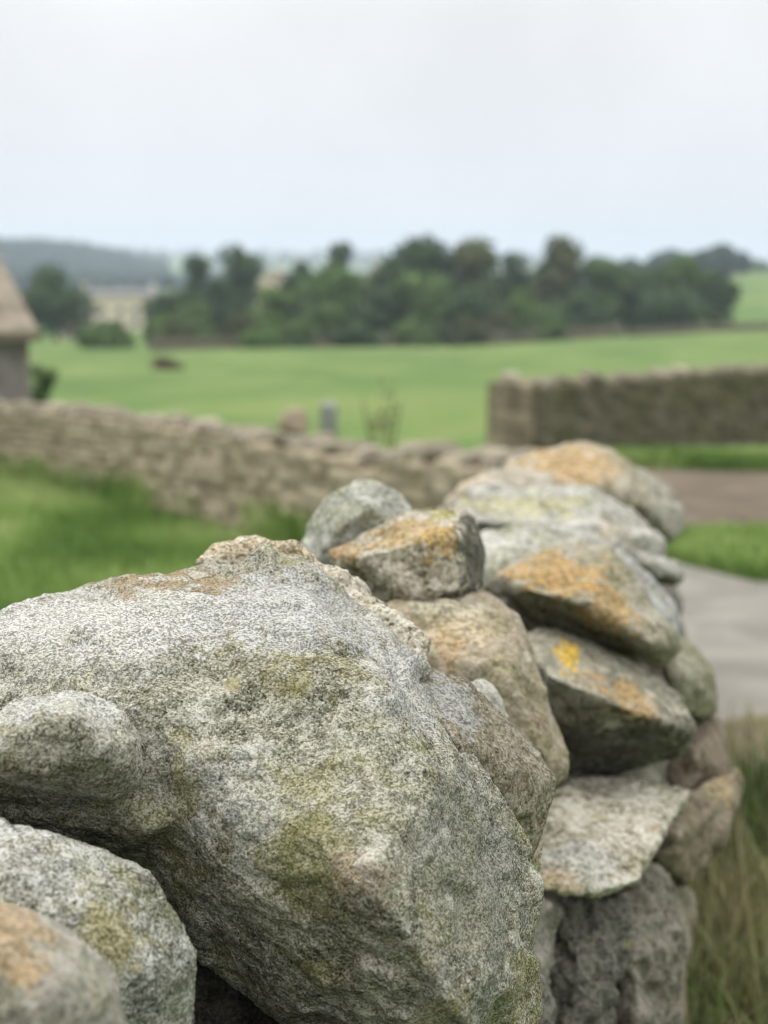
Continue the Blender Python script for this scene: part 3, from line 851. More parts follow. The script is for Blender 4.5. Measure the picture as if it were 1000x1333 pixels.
def add_copes(root, info, meshes, mat, step, seed, sink=0.04, label=None):
    s, cx, cy, top, tx, ty = info
    rnd = random.Random(seed)
    d = 0.1
    while d < s[-1] - 0.05:
        x = np.interp(d, s, cx); y = np.interp(d, s, cy); z = np.interp(d, s, top)
        ang = math.atan2(np.interp(d, s, ty), np.interp(d, s, tx))
        o = link('coping_stone', rnd.choice(meshes), mat, root)
        o.location = (x, y, z - sink - rnd.uniform(0, 0.03))
        o.rotation_euler = (rnd.uniform(-.1, .1), rnd.uniform(-.12, .12), ang + rnd.uniform(-.15, .15) + (math.pi if rnd.random() < .5 else 0))
        sc = rnd.uniform(0.8, 1.15)
        o.scale = (sc * rnd.uniform(.85, 1.2), sc, sc * rnd.uniform(.75, 1.15))
        d += step * rnd.uniform(.8, 1.2)


def topz(py, d): return 1.55 - (py - 346) / F * d * 1.0


# near wall body under the loose stones
NEAR = wall_mat('near_wall_stone', ((0.035, 0.03, 0.024), (0.085, 0.078, 0.06), (0.15, 0.138, 0.11), (0.22, 0.205, 0.165)), seed=4)
nr = empty('dry_stone_wall', (0.2, 2.5, gz(0.2, 2.5)))
tag(nr, 'near dry stone wall of dark weathered courses carrying the big loose stones', 'wall')
pth = [(-0.78, -1.6, 0.90), (-0.36, 0.3, 0.88), (-0.27, 0.80, 0.94), (-0.25, 1.0, 0.92), (-0.20, 1.14, 0.76), (-0.12, 1.45, 0.78), (0.06, 2.0, 0.66), (0.26, 2.6, 0.62), (0.46, 3.3, 0.64), (0.66, 4.2, 0.66), (0.80, 5.2, 0.40), (0.88, 6.5, 0.28), (0.98, 8.2, 0.2)]
ob, info = wall_body('stone_courses', pth, 0.40, 0.03, NEAR, 5, None, batter=0.10)
ob.parent = nr
ob.matrix_parent_inverse = __import__('mathutils').Matrix.Translation(-Vector(nr.location))

TANW = wall_mat('tan_wall_stone', ((0.11, 0.09, 0.058), (0.25, 0.208, 0.138), (0.37, 0.312, 0.215), (0.50, 0.43, 0.315)), moss=0.28, seed=1)
DARKW = wall_mat('dark_wall_stone', ((0.045, 0.042, 0.026), (0.09, 0.085, 0.05), (0.14, 0.125, 0.08), (0.20, 0.175, 0.12)), moss=0.55, seed=2)
PIERW = wall_mat('pier_stone', ((0.08, 0.066, 0.042), (0.18, 0.15, 0.10), (0.26, 0.22, 0.15), (0.36, 0.31, 0.22)), moss=0.35, seed=9)
PALEC = wall_mat('pale_cope_stone', ((0.22, 0.19, 0.138), (0.30, 0.26, 0.19), (0.37, 0.325, 0.245), (0.45, 0.40, 0.31)), seed=3)
DARKC = wall_mat('weathered_cope_stone', ((0.12, 0.105, 0.075), (0.20, 0.175, 0.13), (0.28, 0.245, 0.185), (0.36, 0.32, 0.24)), moss=0.2, seed=6)
cm_ = cope_meshes(6, 3, 0.17, 0.18, 0.44)


def thing_wall(name, label, path, width, res, mat, cmat, seed, step=0.165, sink=0.04, meshes=None, **kw):
    x, y, z = path[len(path) // 2]
    root = empty(name, (x, y, gz(x, y)))
    tag(root, label, 'wall')
    ob, info = wall_body('stone_courses', path, width, res, mat, seed, **kw)
    I = __import__('mathutils').Matrix.Translation(-Vector(root.location))
    ob.parent = root; ob.matrix_parent_inverse = I
    if cmat is not None:
        add_copes(root, info, meshes or cm_, cmat, step, seed + 1, sink)
        for c in root.children:
            if c.name.startswith('coping_stone'): c.matrix_parent_inverse = I
    return root


def wp(px, row, d, drop=0.115):
    x, y = XY(px, d)
    return (x, y, topz(row, d) - drop)


thing_wall('dry_stone_wall', 'long tan dry stone wall crossing the grass on the left, weeds at its foot',
           [wp(-160, 514, 27), wp(60, 523, 21), wp(200, 536, 17), wp(380, 560, 13.5), wp(470, 575, 12.1), wp(522, 588, 11.5)], 0.5, 0.035, TANW, PALEC, 11)
thing_wall('dry_stone_wall', 'short tan stretch of dry stone wall between the long tan wall and the near wall',
           [wp(534, 577, 11.2), wp(600, 577, 10.6), wp(660, 583, 10.1), wp(760, 600, 9.3)], 0.5, 0.035, TANW, PALEC, 12)
thing_wall('dry_stone_wall', 'dark mossy dry stone wall beyond the bare earth track',
           [wp(674, 492, 23.5), wp(760, 486, 24.5), wp(880, 478, 25.6), wp(1000, 469, 26.8), wp(1250, 460, 29), wp(1700, 445, 34)], 0.55, 0.04, DARKW, DARKC, 13)
# tan built end of that wall
thing_wall('wall_end', 'tan squared stone pier closing the left end of the dark mossy wall',
           [wp(654, 492, 23.3, 0.05), wp(676, 492, 23.5, 0.05)], 0.72, 0.035, PIERW, PALEC, 14, batter=0.05, rowh=0.22)

# field walls far off
FARW = wall_mat('far_wall_stone', ((0.05, 0.04, 0.03), (0.10, 0.085, 0.06), (0.15, 0.125, 0.09), (0.20, 0.17, 0.125)), moss=0.3, seed=8)


def far_wall(label, pts, h):
    path = [(*XY(px, d), gz(*XY(px, d)) + h) for px, d in pts]
    x, y, z = path[0]
    root = empty('field_wall', (x, y, gz(x, y))); tag(root, label, 'wall')
    ob, _ = wall_body('stone_courses', path, 0.6, 0.25, FARW, 21)
    ob.parent = root; ob.matrix_parent_inverse = __import__('mathutils').Matrix.Translation(-Vector(root.location))


far_wall('dark field wall along the foot of the trees, left half of the field', [(200, 150), (300, 165), (420, 172), (570, 178)], 1.15)
far_wall('brown field wall under the middle of the tree belt', [(580, 182), (700, 188), (810, 192)], 1.4)
far_wall('thin dark field wall at the far right end of the tree belt', [(815, 186), (930, 190), (1080, 196)], 1.0)

# ------------------------------------------------------------------ trees
def leaf_mat(name, c0, c1, c2, sc=0.5):
    t = NT(name)
    p = t.pos()
    at = t.n('ShaderNodeAttribute', attribute_name='tint')
    nz = t.noise(p, sc, 4, 0.6)
    v = t.math('MULTIPLY_ADD', nz, 0.6, t.math('MULTIPLY', at.outputs['Fac'], 0.4))
    return t.done(t.ramp(v, [(0.3, c0), (0.5, c1), (0.72, c2)]))


LEAF = {
    'dark': leaf_mat('dark_leaves', (0.035, 0.066, 0.025), (0.064, 0.11, 0.041), (0.105, 0.162, 0.06)),
    'mid': leaf_mat('mid_leaves', (0.058, 0.10, 0.029), (0.10, 0.165, 0.046), (0.155, 0.23, 0.068)),
    'bright': leaf_mat('bright_leaves', (0.075, 0.13, 0.03), (0.125, 0.21, 0.046), (0.17, 0.27, 0.065)),
    'olive': leaf_mat('olive_leaves', (0.055, 0.066, 0.026), (0.095, 0.108, 0.042), (0.14, 0.155, 0.06)),
    'brown': leaf_mat('brown_bracken', (0.09, 0.07, 0.042), (0.16, 0.122, 0.075), (0.23, 0.18, 0.11)),
}
BARK = simple_mat('bark', ((0.05, 0.04, 0.03), (0.09, 0.07, 0.05), (0.13, 0.105, 0.08)), 4, 5, 0.6, bump=0.6, bd=0.05)


def crown_mesh(w, h, z0, n, leaf, seed, conic=0.0):
    rg = np.random.default_rng(seed)
    nb = int(rg.integers(11, 16))
    C = []
    for k in range(nb):
        u = rg.uniform(0.08, 0.92)
        prof = math.sin(math.pi * (0.18 + 0.74 * u)) * (1 - conic * u)
        a = rg.uniform(0, 2 * math.pi)
        rr = prof * w / 2 * rg.uniform(0.3, 0.95)
        C.append((rr * math.cos(a), rr * math.sin(a), z0 + h * u, (0.2 + 0.13 * rg.random()) * w * (1 - 0.5 * conic * u)))
    C.append((0, 0, z0 + h * 0.9, 0.13 * w))
    C.append((0, 0, z0 + h * 0.45, 0.30 * w))
    C = np.array(C)
    wts = C[:, 3] ** 2; wts /= wts.sum()
    pick = rg.choice(len(C), n, p=wts)
    dirs = rg.normal(size=(n, 3)); dirs /= np.linalg.norm(dirs, axis=1)[:, None]
    rad = C[pick, 3] * (1 - 0.55 * rg.random(n) ** 2.2) * rg.uniform(0.85, 1.12, n)
    pos = C[pick, :3] + dirs * rad[:, None] * np.array([1, 1, 0.85])
    zz = pos[:, 2]; top_ = np.percentile(zz, 99.6)
    pos[:, 2] = np.maximum(zz, z0 * 0.5) * np.where(zz > z0, (z0 + h) / top_, 1.0)
    nv = dirs + rg.normal(size=(n, 3)) * 0.6
    nv /= np.linalg.norm(nv, axis=1)[:, None]
    a = np.cross(nv, rg.normal(size=(n, 3))); a /= np.linalg.norm(a, axis=1)[:, None]
    b = np.cross(nv, a)
    s = leaf * rg.uniform(0.6, 1.3, n)[:, None]
    V = np.stack([pos - a * s, pos + b * s * 0.6, pos + a * s, pos - b * s * 0.6], 1).reshape(-1, 3)
    Fq = np.arange(4 * n).reshape(-1, 4)
    me = mesh_np('crown', V, Fq)
    attr(me, 'tint', np.repeat(np.clip(rg.normal(0.5, 0.22, n), 0, 1), 4))
    return me


def tree(label, px, top, wpx, base, d, kind, seed, conic=0.0, name='tree', group='trees of the belt across the field', cat='tree', n=3800, trunk=0.1):
    x, y = XY(px, d)
    z = gz(x, y)
    ztop = 1.55 - (top - (9 if n > 3000 else 0) - 346) / F * d
    h = ztop - z
    w = wpx / F * d
    root = empty(name, (x, y, z)); tag(root, label, cat, group)
    rnd = random.Random(seed)
    tb = Boxes()
    tr = max(0.02, 0.028 * h)
    ht = h * 0.72
    spine = [(0, 0, -0.2), (tr * .4, 0, ht * .3), (-tr * .3, tr * .3, ht * .65), (0, 0, ht)]
    tb.tube(spine, [tr * 1.3, tr, tr * .6, tr * .15], 7)
    for k in range(5):
        a = rnd.uniform(0, 6.28); zz = ht * rnd.uniform(.3, .7)
        e = (w * .3 * math.cos(a), w * .3 * math.sin(a), zz + h * .16)
        tb.tube([(0, 0, zz), (e[0] * .5, e[1] * .5, zz + h * .06), e], [tr * .5, tr * .3, tr * .08], 5)
    tb.build('trunk', BARK, root, smooth=True)
    c = link('crown', crown_mesh(w, h * (1 - trunk * .6), h * trunk * .6, n, max(0.03, w * 0.05), seed, conic), LEAF[kind], root)
    return root


T = [
    ('dark rounded tree standing alone at the left beside the pale farmhouse', 75, 357, 82, 443, 215, 'dark', 0.1),
    ('low bushy tree in front of the pale farmhouse', 138, 429, 76, 468, 165, 'mid', 0),
    ('dark tree at the left end of the tree belt, right of the farmhouse', 222, 376, 50, 440, 225, 'dark', 0.2),
    ('dark pointed tree, first tall one from the left end of the belt', 262, 345, 74, 440, 215, 'dark', 0.3),
    ('dark tall narrow tree, second pointed one from the left end of the belt', 315, 332, 74, 440, 215, 'dark', 0.3),
    ('round green bush in front of the two dark pointed trees', 246, 404, 88, 456, 178, 'mid', 0),
    ('low pale olive bush right of the round green bush', 316, 415, 56, 455, 182, 'olive', 0),
    ('light green tree below the tan cottage gable', 362, 384, 66, 452, 185, 'bright', 0.15),
    ('dark tree behind the light green tree and right of the tan cottage', 396, 352, 60, 440, 225, 'dark', 0.2),
    ('dark round-headed tree rising above the left middle of the belt', 442, 327, 52, 440, 235, 'dark', 0.1),
    ('broad mid green tree below the dark round-headed one', 440, 358, 104, 452, 192, 'mid', 0.05),
    ('dark low tree between the light green tree and the broad mid green one', 398, 396, 58, 452, 186, 'dark', 0),
    ('low dark tree closing the gap left of the lower green middle tree', 484, 384, 60, 450, 188, 'dark', 0),
    ('low dark tree standing between the two dark pointed trees', 288, 372, 52, 446, 205, 'dark', 0.1),
    ('low green tree in front of the dark round-headed tree, beside the field wall', 428, 404, 62, 454, 180, 'mid', 0),
    ('dark tree just left of the tallest middle trees', 506, 344, 60, 444, 215, 'dark', 0.1),
    ('tall dark green tree, left one of the pair in the middle of the belt', 545, 320, 88, 445, 205, 'dark', 0.1),
    ('tall green tree with an olive tint, right one of the pair in the middle', 606, 324, 98, 445, 205, 'olive', 0.3),
    ('lower green tree in front of the tall middle pair', 540, 366, 96, 448, 190, 'mid', 0),
    ('dense dark tree filling the gap right of the lower green tree', 606, 382, 80, 446, 194, 'dark', 0),
    ('dark tree behind, between the middle pair and the olive tree', 660, 340, 62, 440, 225, 'dark', 0.15),
    ('small bright green tree at the foot of the olive tree', 682, 386, 54, 436, 196, 'bright', 0),
    ('olive brown tall tree right of the middle pair', 726, 321, 92, 438, 212, 'olive', 0.5),
    ('dark green tree right of the olive brown tall one', 782, 345, 76, 436, 212, 'mid', 0.15),
    ('low dark tree at the foot of the right part of the belt', 752, 384, 66, 434, 202, 'dark', 0),
    ('dark round tree, third from the right end of the belt', 826, 358, 66, 432, 212, 'dark', 0.1),
    ('green tree with a raised top, second from the right end of the belt', 874, 345, 78, 430, 212, 'mid', 0.2),
    ('dark low tree at the very right end of the belt', 922, 362, 62, 428, 212, 'dark', 0.1),
    ('dark spreading tree low under the second from the right', 866, 382, 90, 428, 205, 'dark', 0),
    ('low olive shrub spilling forward at the left end of the tree belt', 228, 424, 46, 458, 168, 'olive', 0),
    ('small pale green shrub in front of the field wall, below the second dark pointed tree', 340, 432, 44, 460, 164, 'bright', 0),
    ('low mid green shrub below the cottage and the light green tree', 384, 424, 52, 458, 170, 'mid', 0),
    ('low dark shrub in front of the broad mid green tree', 470, 426, 50, 458, 172, 'dark', 0),
    ('low mid green shrub under the tall left one of the middle pair', 540, 422, 58, 456, 176, 'mid', 0),
    ('low olive shrub under the tall right one of the middle pair', 600, 418, 54, 450, 178, 'olive', 0),
    ('low green shrub between the small bright tree and the olive brown tall one', 708, 408, 48, 440, 190, 'mid', 0),
    ('pale scrubby shrub on the brown field wall left of the small bright tree', 650, 412, 46, 442, 188, 'olive', 0),
]
for i, (lb, px, tp, w_, bs, d, kd, cn) in enumerate(T):
    tree(lb, px, tp, w_, bs, d, kd, 100 + i, cn)
tree('tiny dark tree on the crest of the green hill at the far right', 942, 330, 34, 346, 620, 'dark', 301, 0.1, n=900, group='trees on the right hill crest')
tree('tiny flat-topped bush on the crest of the hill at the right edge', 978, 338, 40, 346, 640, 'dark', 302, 0, n=900, group='trees on the right hill crest')
tree('dark bush against the right corner of the barn', 54, 432, 44, 510, 30, 'dark', 303, 0.2, name='bush', cat='bush', group=None, n=1800)
tree('brown bracken clump standing alone in the far field', 215, 462, 44, 486, 92, 'brown', 304, 0, name='bracken_clump', cat='bush', group=None, n=900)
tree('low green bush left of the farmhouse gate', 112, 446, 40, 464, 190, 'mid', 305, 0, name='bush', cat='bush', group=None, n=1200)


# far woods
def ico(r_, seed):
    bm = bmesh.new(); bmesh.ops.create_icosphere(bm, subdivisions=2, radius=1)
    V = np.array([v.co[:] for v in bm.verts]); Fa = np.array([[v.index for v in f.verts] for f in bm.faces]); bm.free()
    return V, Fa


Vi, Fi = ico(1, 0)
rg = np.random.default_rng(5)
Vs, Fs, ts = [], [], []
k = 0


def wood(xs, ys, hs):
    global k
    for x, y, hgt in zip(xs, ys, hs):
        z = gz(x, y)
        r_ = hgt * rg.uniform(.35, .6)
        W = Vi * (1 + 0.25 * perlin(Vi * 2.1 + rg.uniform(0, 50), 3))[:, None]
        Vs.append(W * np.array([r_, r_, hgt * .55]) + np.array([x, y, z + hgt * .45]))
        Fs.append(Fi + k); ts.append(np.full(len(Vi), rg.random())); k += len(Vi)


xs = rg.uniform(-700, -160, 2600); ys = rg.uniform(820, 1640, 2600)
keep = (xs / ys * F + 500 < 214 + 8 * rg.random(2600))
wood(xs[keep], ys[keep], rg.uniform(8, 13, keep.sum()))
me = mesh_np('hill_wood', np.concatenate(Vs), np.concatenate(Fs), True); attr(me, 'tint', np.concatenate(ts))
FARLEAF = leaf_mat('far_wood_leaves', (0.010, 0.022, 0.014), (0.018, 0.034, 0.021), (0.03, 0.05, 0.028), 0.02)
tag(link('hill_wood', me, FARLEAF), 'dark distant woodland covering the hill behind the farmhouse', 'woodland', kind='stuff')
Vs, Fs, ts = [], [], []; k = 0
for (u0, u1, d0, d1, nn) in ((150, 700, 2300, 3000, 260), (330, 700, 420, 520, 90), (560, 960, 480, 620, 60), (215, 480, 900, 1300, 110)):
    uu = rg.uniform(u0, u1, nn); dd = rg.uniform(d0, d1, nn)
    wood((uu - 500) / F * dd, dd, rg.uniform(7, 12, nn))
me = mesh_np('valley_wood', np.concatenate(Vs), np.concatenate(Fs), True); attr(me, 'tint', np.concatenate(ts))
tag(link('valley_wood', me, FARLEAF), 'hazy far woods and hedgerows across the valley behind the tree belt', 'woodland', kind='stuff')

# ------------------------------------------------------------------ buildings
RENDER_ = simple_mat('cream_render', ((0.66, 0.57, 0.43), (0.76, 0.67, 0.52), (0.84, 0.75, 0.60)), 0.8, 4)
STONEB = simple_mat('barn_stone', ((0.16, 0.145, 0.13), (0.24, 0.22, 0.20), (0.32, 0.30, 0.27)), 3.2, 5, 0.7, bump=0.8, bd=0.06)
SLATE = simple_mat('grey_slate', ((0.14, 0.14, 0.135), (0.19, 0.19, 0.18), (0.24, 0.24, 0.23)), 1.2, 4)
TANROOF = simple_mat('stone_slate_roof', ((0.12, 0.10, 0.075), (0.21, 0.18, 0.135), (0.32, 0.28, 0.22)), 2.6, 5, 0.65, bump=0.6, bd=0.05)
REDROOF = simple_mat('red_tile', ((0.28, 0.13, 0.09), (0.36, 0.18, 0.13), (0.42, 0.23, 0.17)), 2, 4)
PINKW = simple_mat('pale_pink_wall', ((0.46, 0.36, 0.32), (0.55, 0.44, 0.40), (0.62, 0.50, 0.46)), 1, 4)
GLASS = simple_mat('window_glass', ((0.03, 0.035, 0.04), (0.05, 0.055, 0.06), (0.08, 0.085, 0.09)), 2, 2)
GLASS.node_tree.nodes['Principled BSDF'].inputs['Roughness'].default_value = 0.15
FRAMEM = simple_mat('white_frame', ((0.6, 0.6, 0.58), (0.66, 0.66, 0.64), (0.7, 0.7, 0.68)), 3, 2)
WOODD = simple_mat('dark_door', ((0.05, 0.045, 0.04), (0.08, 0.07, 0.06), (0.11, 0.095, 0.08)), 4, 3)


def house(name, label, px, d, wid, dep, eave, ridge, rz, wmat, rmat, windows=(), doors=(), chim=(), cat='house', sink=0.4):
    x, y = XY(px, d)
    z = gz(x, y)
    root = empty(name, (x, y, z), rz); tag(root, label, cat)
    w2, d2 = wid / 2, dep / 2
    Boxes().prism([(-d2, -sink), (d2, -sink), (d2, eave), (0, ridge), (-d2, eave)], 'x', -w2, w2).build('wall', wmat, root)
    sl = (ridge - eave) / d2
    ov = 0.35; th = 0.18
    rf = Boxes()
    for sg in (-1, 1):
        rf.prism([(0, ridge + 0.02), (0, ridge + 0.02 + th), (sg * (d2 + ov), eave - sl * ov + th + 0.02), (sg * (d2 + ov), eave - sl * ov + 0.02)], 'x', -w2 - 0.25, w2 + 0.25)
    r_ = rf.build('roof', rmat, root)
    for cx in chim:
        c = Boxes().box((cx - .45, -.35, ridge - .5), (cx + .45, .35, ridge + 1.1)).box((cx - .52, -.42, ridge + 1.1), (cx + .52, .42, ridge + 1.22))
        c.build('chimney', wmat, r_)
    for wx, wz, ww, wh in windows:
        f = Boxes()
        yb = -d2 - .06
        f.box((wx - ww / 2 - .1, yb, wz - .12), (wx + ww / 2 + .1, -d2 + .02, wz)).box((wx - ww / 2 - .1, yb, wz + wh), (wx + ww / 2 + .1, -d2 + .02, wz + wh + .1))
        f.box((wx - ww / 2 - .1, yb, wz), (wx - ww / 2, -d2 + .02, wz + wh)).box((wx + ww / 2, yb, wz), (wx + ww / 2 + .1, -d2 + .02, wz + wh)).box((wx - .04, yb, wz), (wx + .04, -d2 + .02, wz + wh))
        fo = f.build('window', FRAMEM, root)
        Boxes().box((wx - ww / 2, -d2 - .03, wz), (wx + ww / 2, -d2 + .03, wz + wh)).build('pane', GLASS, fo)
    for dx, dw, dh in doors:
        Boxes().box((dx - dw / 2, -d2 - .05, -.1), (dx + dw / 2, -d2 + .04, dh)).build('door', WOODD, root)
    return root


house('farmhouse', 'long cream farmhouse with a pale slate roof below the wooded hill', 158, 300, 15.5, 7, 6.8, 8.0, R(4), RENDER_, SLATE,
      windows=[(-6, 3.4, 1.2, 1.3), (-3, 3.4, 1.2, 1.3), (0.5, 3.4, 1.2, 1.3), (3.5, 3.4, 1.2, 1.3), (6, 3.4, 1.2, 1.3), (-6, .9, 1.3, 1.4), (-3, .9, 1.3, 1.4), (3.5, .9, 1.3, 1.4), (6, .9, 1.3, 1.4)],
      doors=[(0.5, 1.2, 2.2), (-0.9, .9, 2.1)], chim=(-6.8, 6.8))
house('shed', 'small pinkish outhouse with a red tiled roof beside the dark lone tree', 98, 240, 3.6, 3, 2.0, 3.1, R(-8), PINKW, REDROOF, windows=[(-.7, .8, .9, .9)], doors=[(.8, .9, 1.8)], cat='shed')
house('cottage', 'tan cottage gable showing between the dark pointed trees and the light green tree', 356, 262, 6, 6.5, 8.0, 11.0, R(70), RENDER_, TANROOF, windows=[(-2, 5.6, 1.1, 1.2), (2, 5.6, 1.1, 1.2), (-2, 2, 1.1, 1.2)], chim=(2.8,))
house('cottage', 'tan cottage peeping out left of the tall middle trees', 490, 262, 4.5, 4.5, 9.0, 12.0, R(80), RENDER_, TANROOF, windows=[(-1.2, 6.5, 1.0, 1.2), (1.2, 6.5, 1.0, 1.2)], chim=(2.0,))

# the barn at the left edge
bx, by = XY(40, 23.0)
rz = math.atan2(1.35, 3.0)
barn = empty('barn', (bx, by, gz(bx, by)), rz)
tag(barn, 'stone barn with a tan stone-slate roof at the left edge', 'barn')
zE = topz(437, 23.0) - gz(bx, by)
zR = topz(336, 26.0) - gz(bx, by)
D2 = 3.3
Boxes().prism([(0, -.5), (2 * D2, -.5), (2 * D2, zE), (D2, zR), (0, zE)], 'x', -9, 0).build('wall', STONEB, barn)
rf = Boxes()
sl = (zR - zE) / D2
for sg in (-1, 1):
    rf.prism([(D2, zR + .03), (D2, zR + .17), (D2 + sg * (D2 + .22), zE - sl * .22 + .17), (D2 + sg * (D2 + .22), zE - sl * .22 + .03)], 'x', -9.2, 0.12)
rf.build('roof', TANROOF, barn)
Boxes().box((-1.55, -.06, -.3), (-0.42, .04, zE * .56)).build('door', WOODD, barn)

# ------------------------------------------------------------------ small things by the left wall
m = rock_mat('gate_stoop_stone', (0.17, 0.18, 0.155), (0.25, 0.265, 0.235), (0.32, 0.34, 0.30), seed=40, grain=60, gamt=0.5, green=0.1, blotchscale=8)
x, y = XY(427, 17.5); zb = gz(x, y); zt = topz(519, 17.5)
stone('gate_post', 'upright blue-grey stone gatepost behind the long tan wall',
      [[(x + a, y + b, z_) for a, b in ((-.10, -.09), (.10, -.1), (.11, .09), (-.09, .1)) for z_ in (zb - .2, zt - .05)] + [(x, y, zt), (x + .06, y + .04, zt - .01)]],
      m, voxel=0.02, seed=401, smooth=2, size=0.25, lump=.04, chip=.06, rough=.02, fine=0, cat='gatepost')
m = rock_mat('pink_tan_stone', (0.20, 0.155, 0.11), (0.33, 0.27, 0.19), (0.46, 0.385, 0.28), seed=41, grain=60, gamt=0.5, green=0.1, blotchscale=8)
stone('stone_block', 'tan block lying on top of the long tan wall near the gatepost',
      [lobe([(362, 560, 13.6), (364, 540, 13.6), (378, 530, 13.6), (398, 532, 13.6), (404, 562, 13.6)], t=.35, k=.9)],
      m, voxel=0.02, seed=402, smooth=2, size=0.25, chip=.08, fine=0)

# dead dock plant beyond the wall
x, y = XY(497, 16.0); zb = gz(x, y)
dk = empty('dock_plant', (x, y, zb)); tag(dk, 'thin brown dead dock plant standing in the field behind the tan wall', 'plant')
tb = Boxes()
rnd = random.Random(9)
for k_ in range(6):
    a = rnd.uniform(0, 6.28); h_ = rnd.uniform(1.0, 1.5)
    tb.tube([(0, 0, -.05), (.08 * math.cos(a), .08 * math.sin(a), h_ * .5), (.22 * math.cos(a), .22 * math.sin(a), h_)], [.014, .010, .004], 5)
tb.build('stem', LEAF['brown'], dk)
link('foliage', crown_mesh(.42, .9, .55, 110, .03, 77), LEAF['brown'], dk)

# ------------------------------------------------------------------ grass
def blades(name, xy, hmin, hmax, wid, lean, mat, seed, kind='stuff', label=None):
    rg = np.random.default_rng(seed)
    n = len(xy)
    z = ground_z(xy[:, 0], xy[:, 1]) - 0.01
    h = rg.uniform(hmin, hmax, n)
    a = rg.uniform(0, 2 * np.pi, n)
    la = rg.uniform(0, 2 * np.pi, n); lm = rg.uniform(0, lean, n) * h
    B = np.stack([xy[:, 0], xy[:, 1], z], 1)
    wv = np.stack([np.cos(a), np.sin(a), 0 * a], 1) * (wid * rg.uniform(.6, 1.4, n))[:, None]
    lv = np.stack([np.cos(la), np.sin(la), 0 * la], 1) * lm[:, None]
    up = np.array([0, 0, 1.0])
    M1 = B + lv * .15 + up * (h * .45)[:, None]
    M2 = B + lv * .5 + up * (h * .8)[:, None]
    Tp = B + lv * 1.0 + up * (h * (1 - .15 * (lm / h)))[:, None]
    V = np.stack([B - wv, B + wv, M1 - wv * .8, M1 + wv * .8, M2 - wv * .5, M2 + wv * .5, Tp - wv * .08, Tp + wv * .08], 1).reshape(-1, 3)
    o = np.arange(n)[:, None] * 8
    Fq = np.concatenate([o + np.array([[0, 1, 3, 2]]), o + np.array([[2, 3, 5, 4]]), o + np.array([[4, 5, 7, 6]])], 0)
    me = mesh_np(name, V, Fq)
    cl = 0.55 + 1.5 * perlin(np.stack([xy[:, 0] * 0.75, xy[:, 1] * 0.5, np.full(n, seed + .5)], 1), seed)
    attr(me, 'tint', np.repeat(np.clip(cl * .75 + .25 * rg.random(n), 0, 1), 8))
    ob = link(name, me, mat)
    tag(ob, label, 'grass', kind=kind)
    return ob


def blade_mat(name, c0, c1, c2):
    t = NT(name)
    at = t.n('ShaderNodeAttribute', attribute_name='tint')
    return t.done(t.ramp(at.outputs['Fac'], [(0.2, c0), (0.5, c1), (0.85, c2)]))


GB = blade_mat('pasture_blades', (0.13, 0.225, 0.05), (0.245, 0.37, 0.095), (0.40, 0.48, 0.19))
VB = blade_mat('verge_blades', (0.07, 0.12, 0.034), (0.135, 0.175, 0.055), (0.28, 0.25, 0.12))
SB = blade_mat('straw_stalks', (0.24, 0.20, 0.10), (0.33, 0.28, 0.15), (0.42, 0.36, 0.21))
rg = np.random.default_rng(3)


def cand(n, u0, u1, d0, d1):
    d = np.sqrt(rg.uniform(d0 ** 2, d1 ** 2, n)); u = rg.uniform(u0, u1, n)
    return np.stack([(u - 500) / F * d, d], 1)


def left_wall_d(x):      # line of the long tan wall, metres ahead at a given x
    xs_ = [XY(u, d) for u, d in ((-160, 27), (60, 21), (200, 17), (380, 13.5), (522, 11.5), (760, 9.3))]
    return np.interp(x, [q[0] for q in xs_], [q[1] for q in xs_])


q = cand(150000, -700, 640, 3.0, 24)
q = q[(q[:, 1] < left_wall_d(q[:, 0]) - .45) & (q[:, 0] < -.75 + .2 * q[:, 1])]
blades('grass', q, .05, .16, .006, .6, GB, 5, label='short green pasture grass left of the near wall')
# weeds at the foot of the long wall
wx = rg.uniform(-6.5, 0.1, 9000); wy = left_wall_d(wx) - .5 - np.abs(rg.normal(0, .22, 9000))
dens = sstep(-.25, .3, perlin(np.stack([wx * .9, wx * 0, wx * 0 + 4.2], 1), 8)) + (wx < -2.6) * .15
q = np.stack([wx, wy], 1)[rg.random(9000) < dens * .8]
blades('weeds', q, .15, .5, .012, .6, GB, 6, label='tall rough weeds along the foot of the long tan wall')
# verge beside the near wall, right
def wall_right(y): return np.interp(y, [0, 1.2, 2, 2.6, 3.3, 4.2, 5.2], [-.16, .08, .3, .52, .72, .92, 1.05])


vy = rg.uniform(1.7, 4.5, 26000); vx = wall_right(vy) + np.abs(rg.normal(0.05, .55, 26000))
ok = (vx < 0.62 + (vy - 2.2) * .55 + rg.normal(0, .15, 26000)) | (vx < wall_right(vy) + .3)
q = np.stack([vx, vy], 1)[ok]
blades('grass', q, .14, .46, .0042, .75, VB, 7, label='tall tangled verge grass at the foot of the near wall')
blades('weeds', q[rg.random(len(q)) < .05], .12, .34, .011, .9, GB, 12, label='broad green blades among the verge grass by the near wall')
q2 = q[rg.random(len(q)) < .035]
blades('grass_stalks', q2, .35, .7, .0020, .45, SB, 8, label='pale straw stalks rising from the verge grass')
vy = rg.uniform(4.3, 6.3, 9000); vx = rg.uniform(0.9, 2.4, 9000)
dens = (6.5 - vy) / 2.6
q3 = np.stack([vx, vy], 1)[rg.random(9000) < dens * .7]
blades('grass', q3, .05, .2, .004, .8, VB, 11, label='short dry grass thinning out along the road edge')
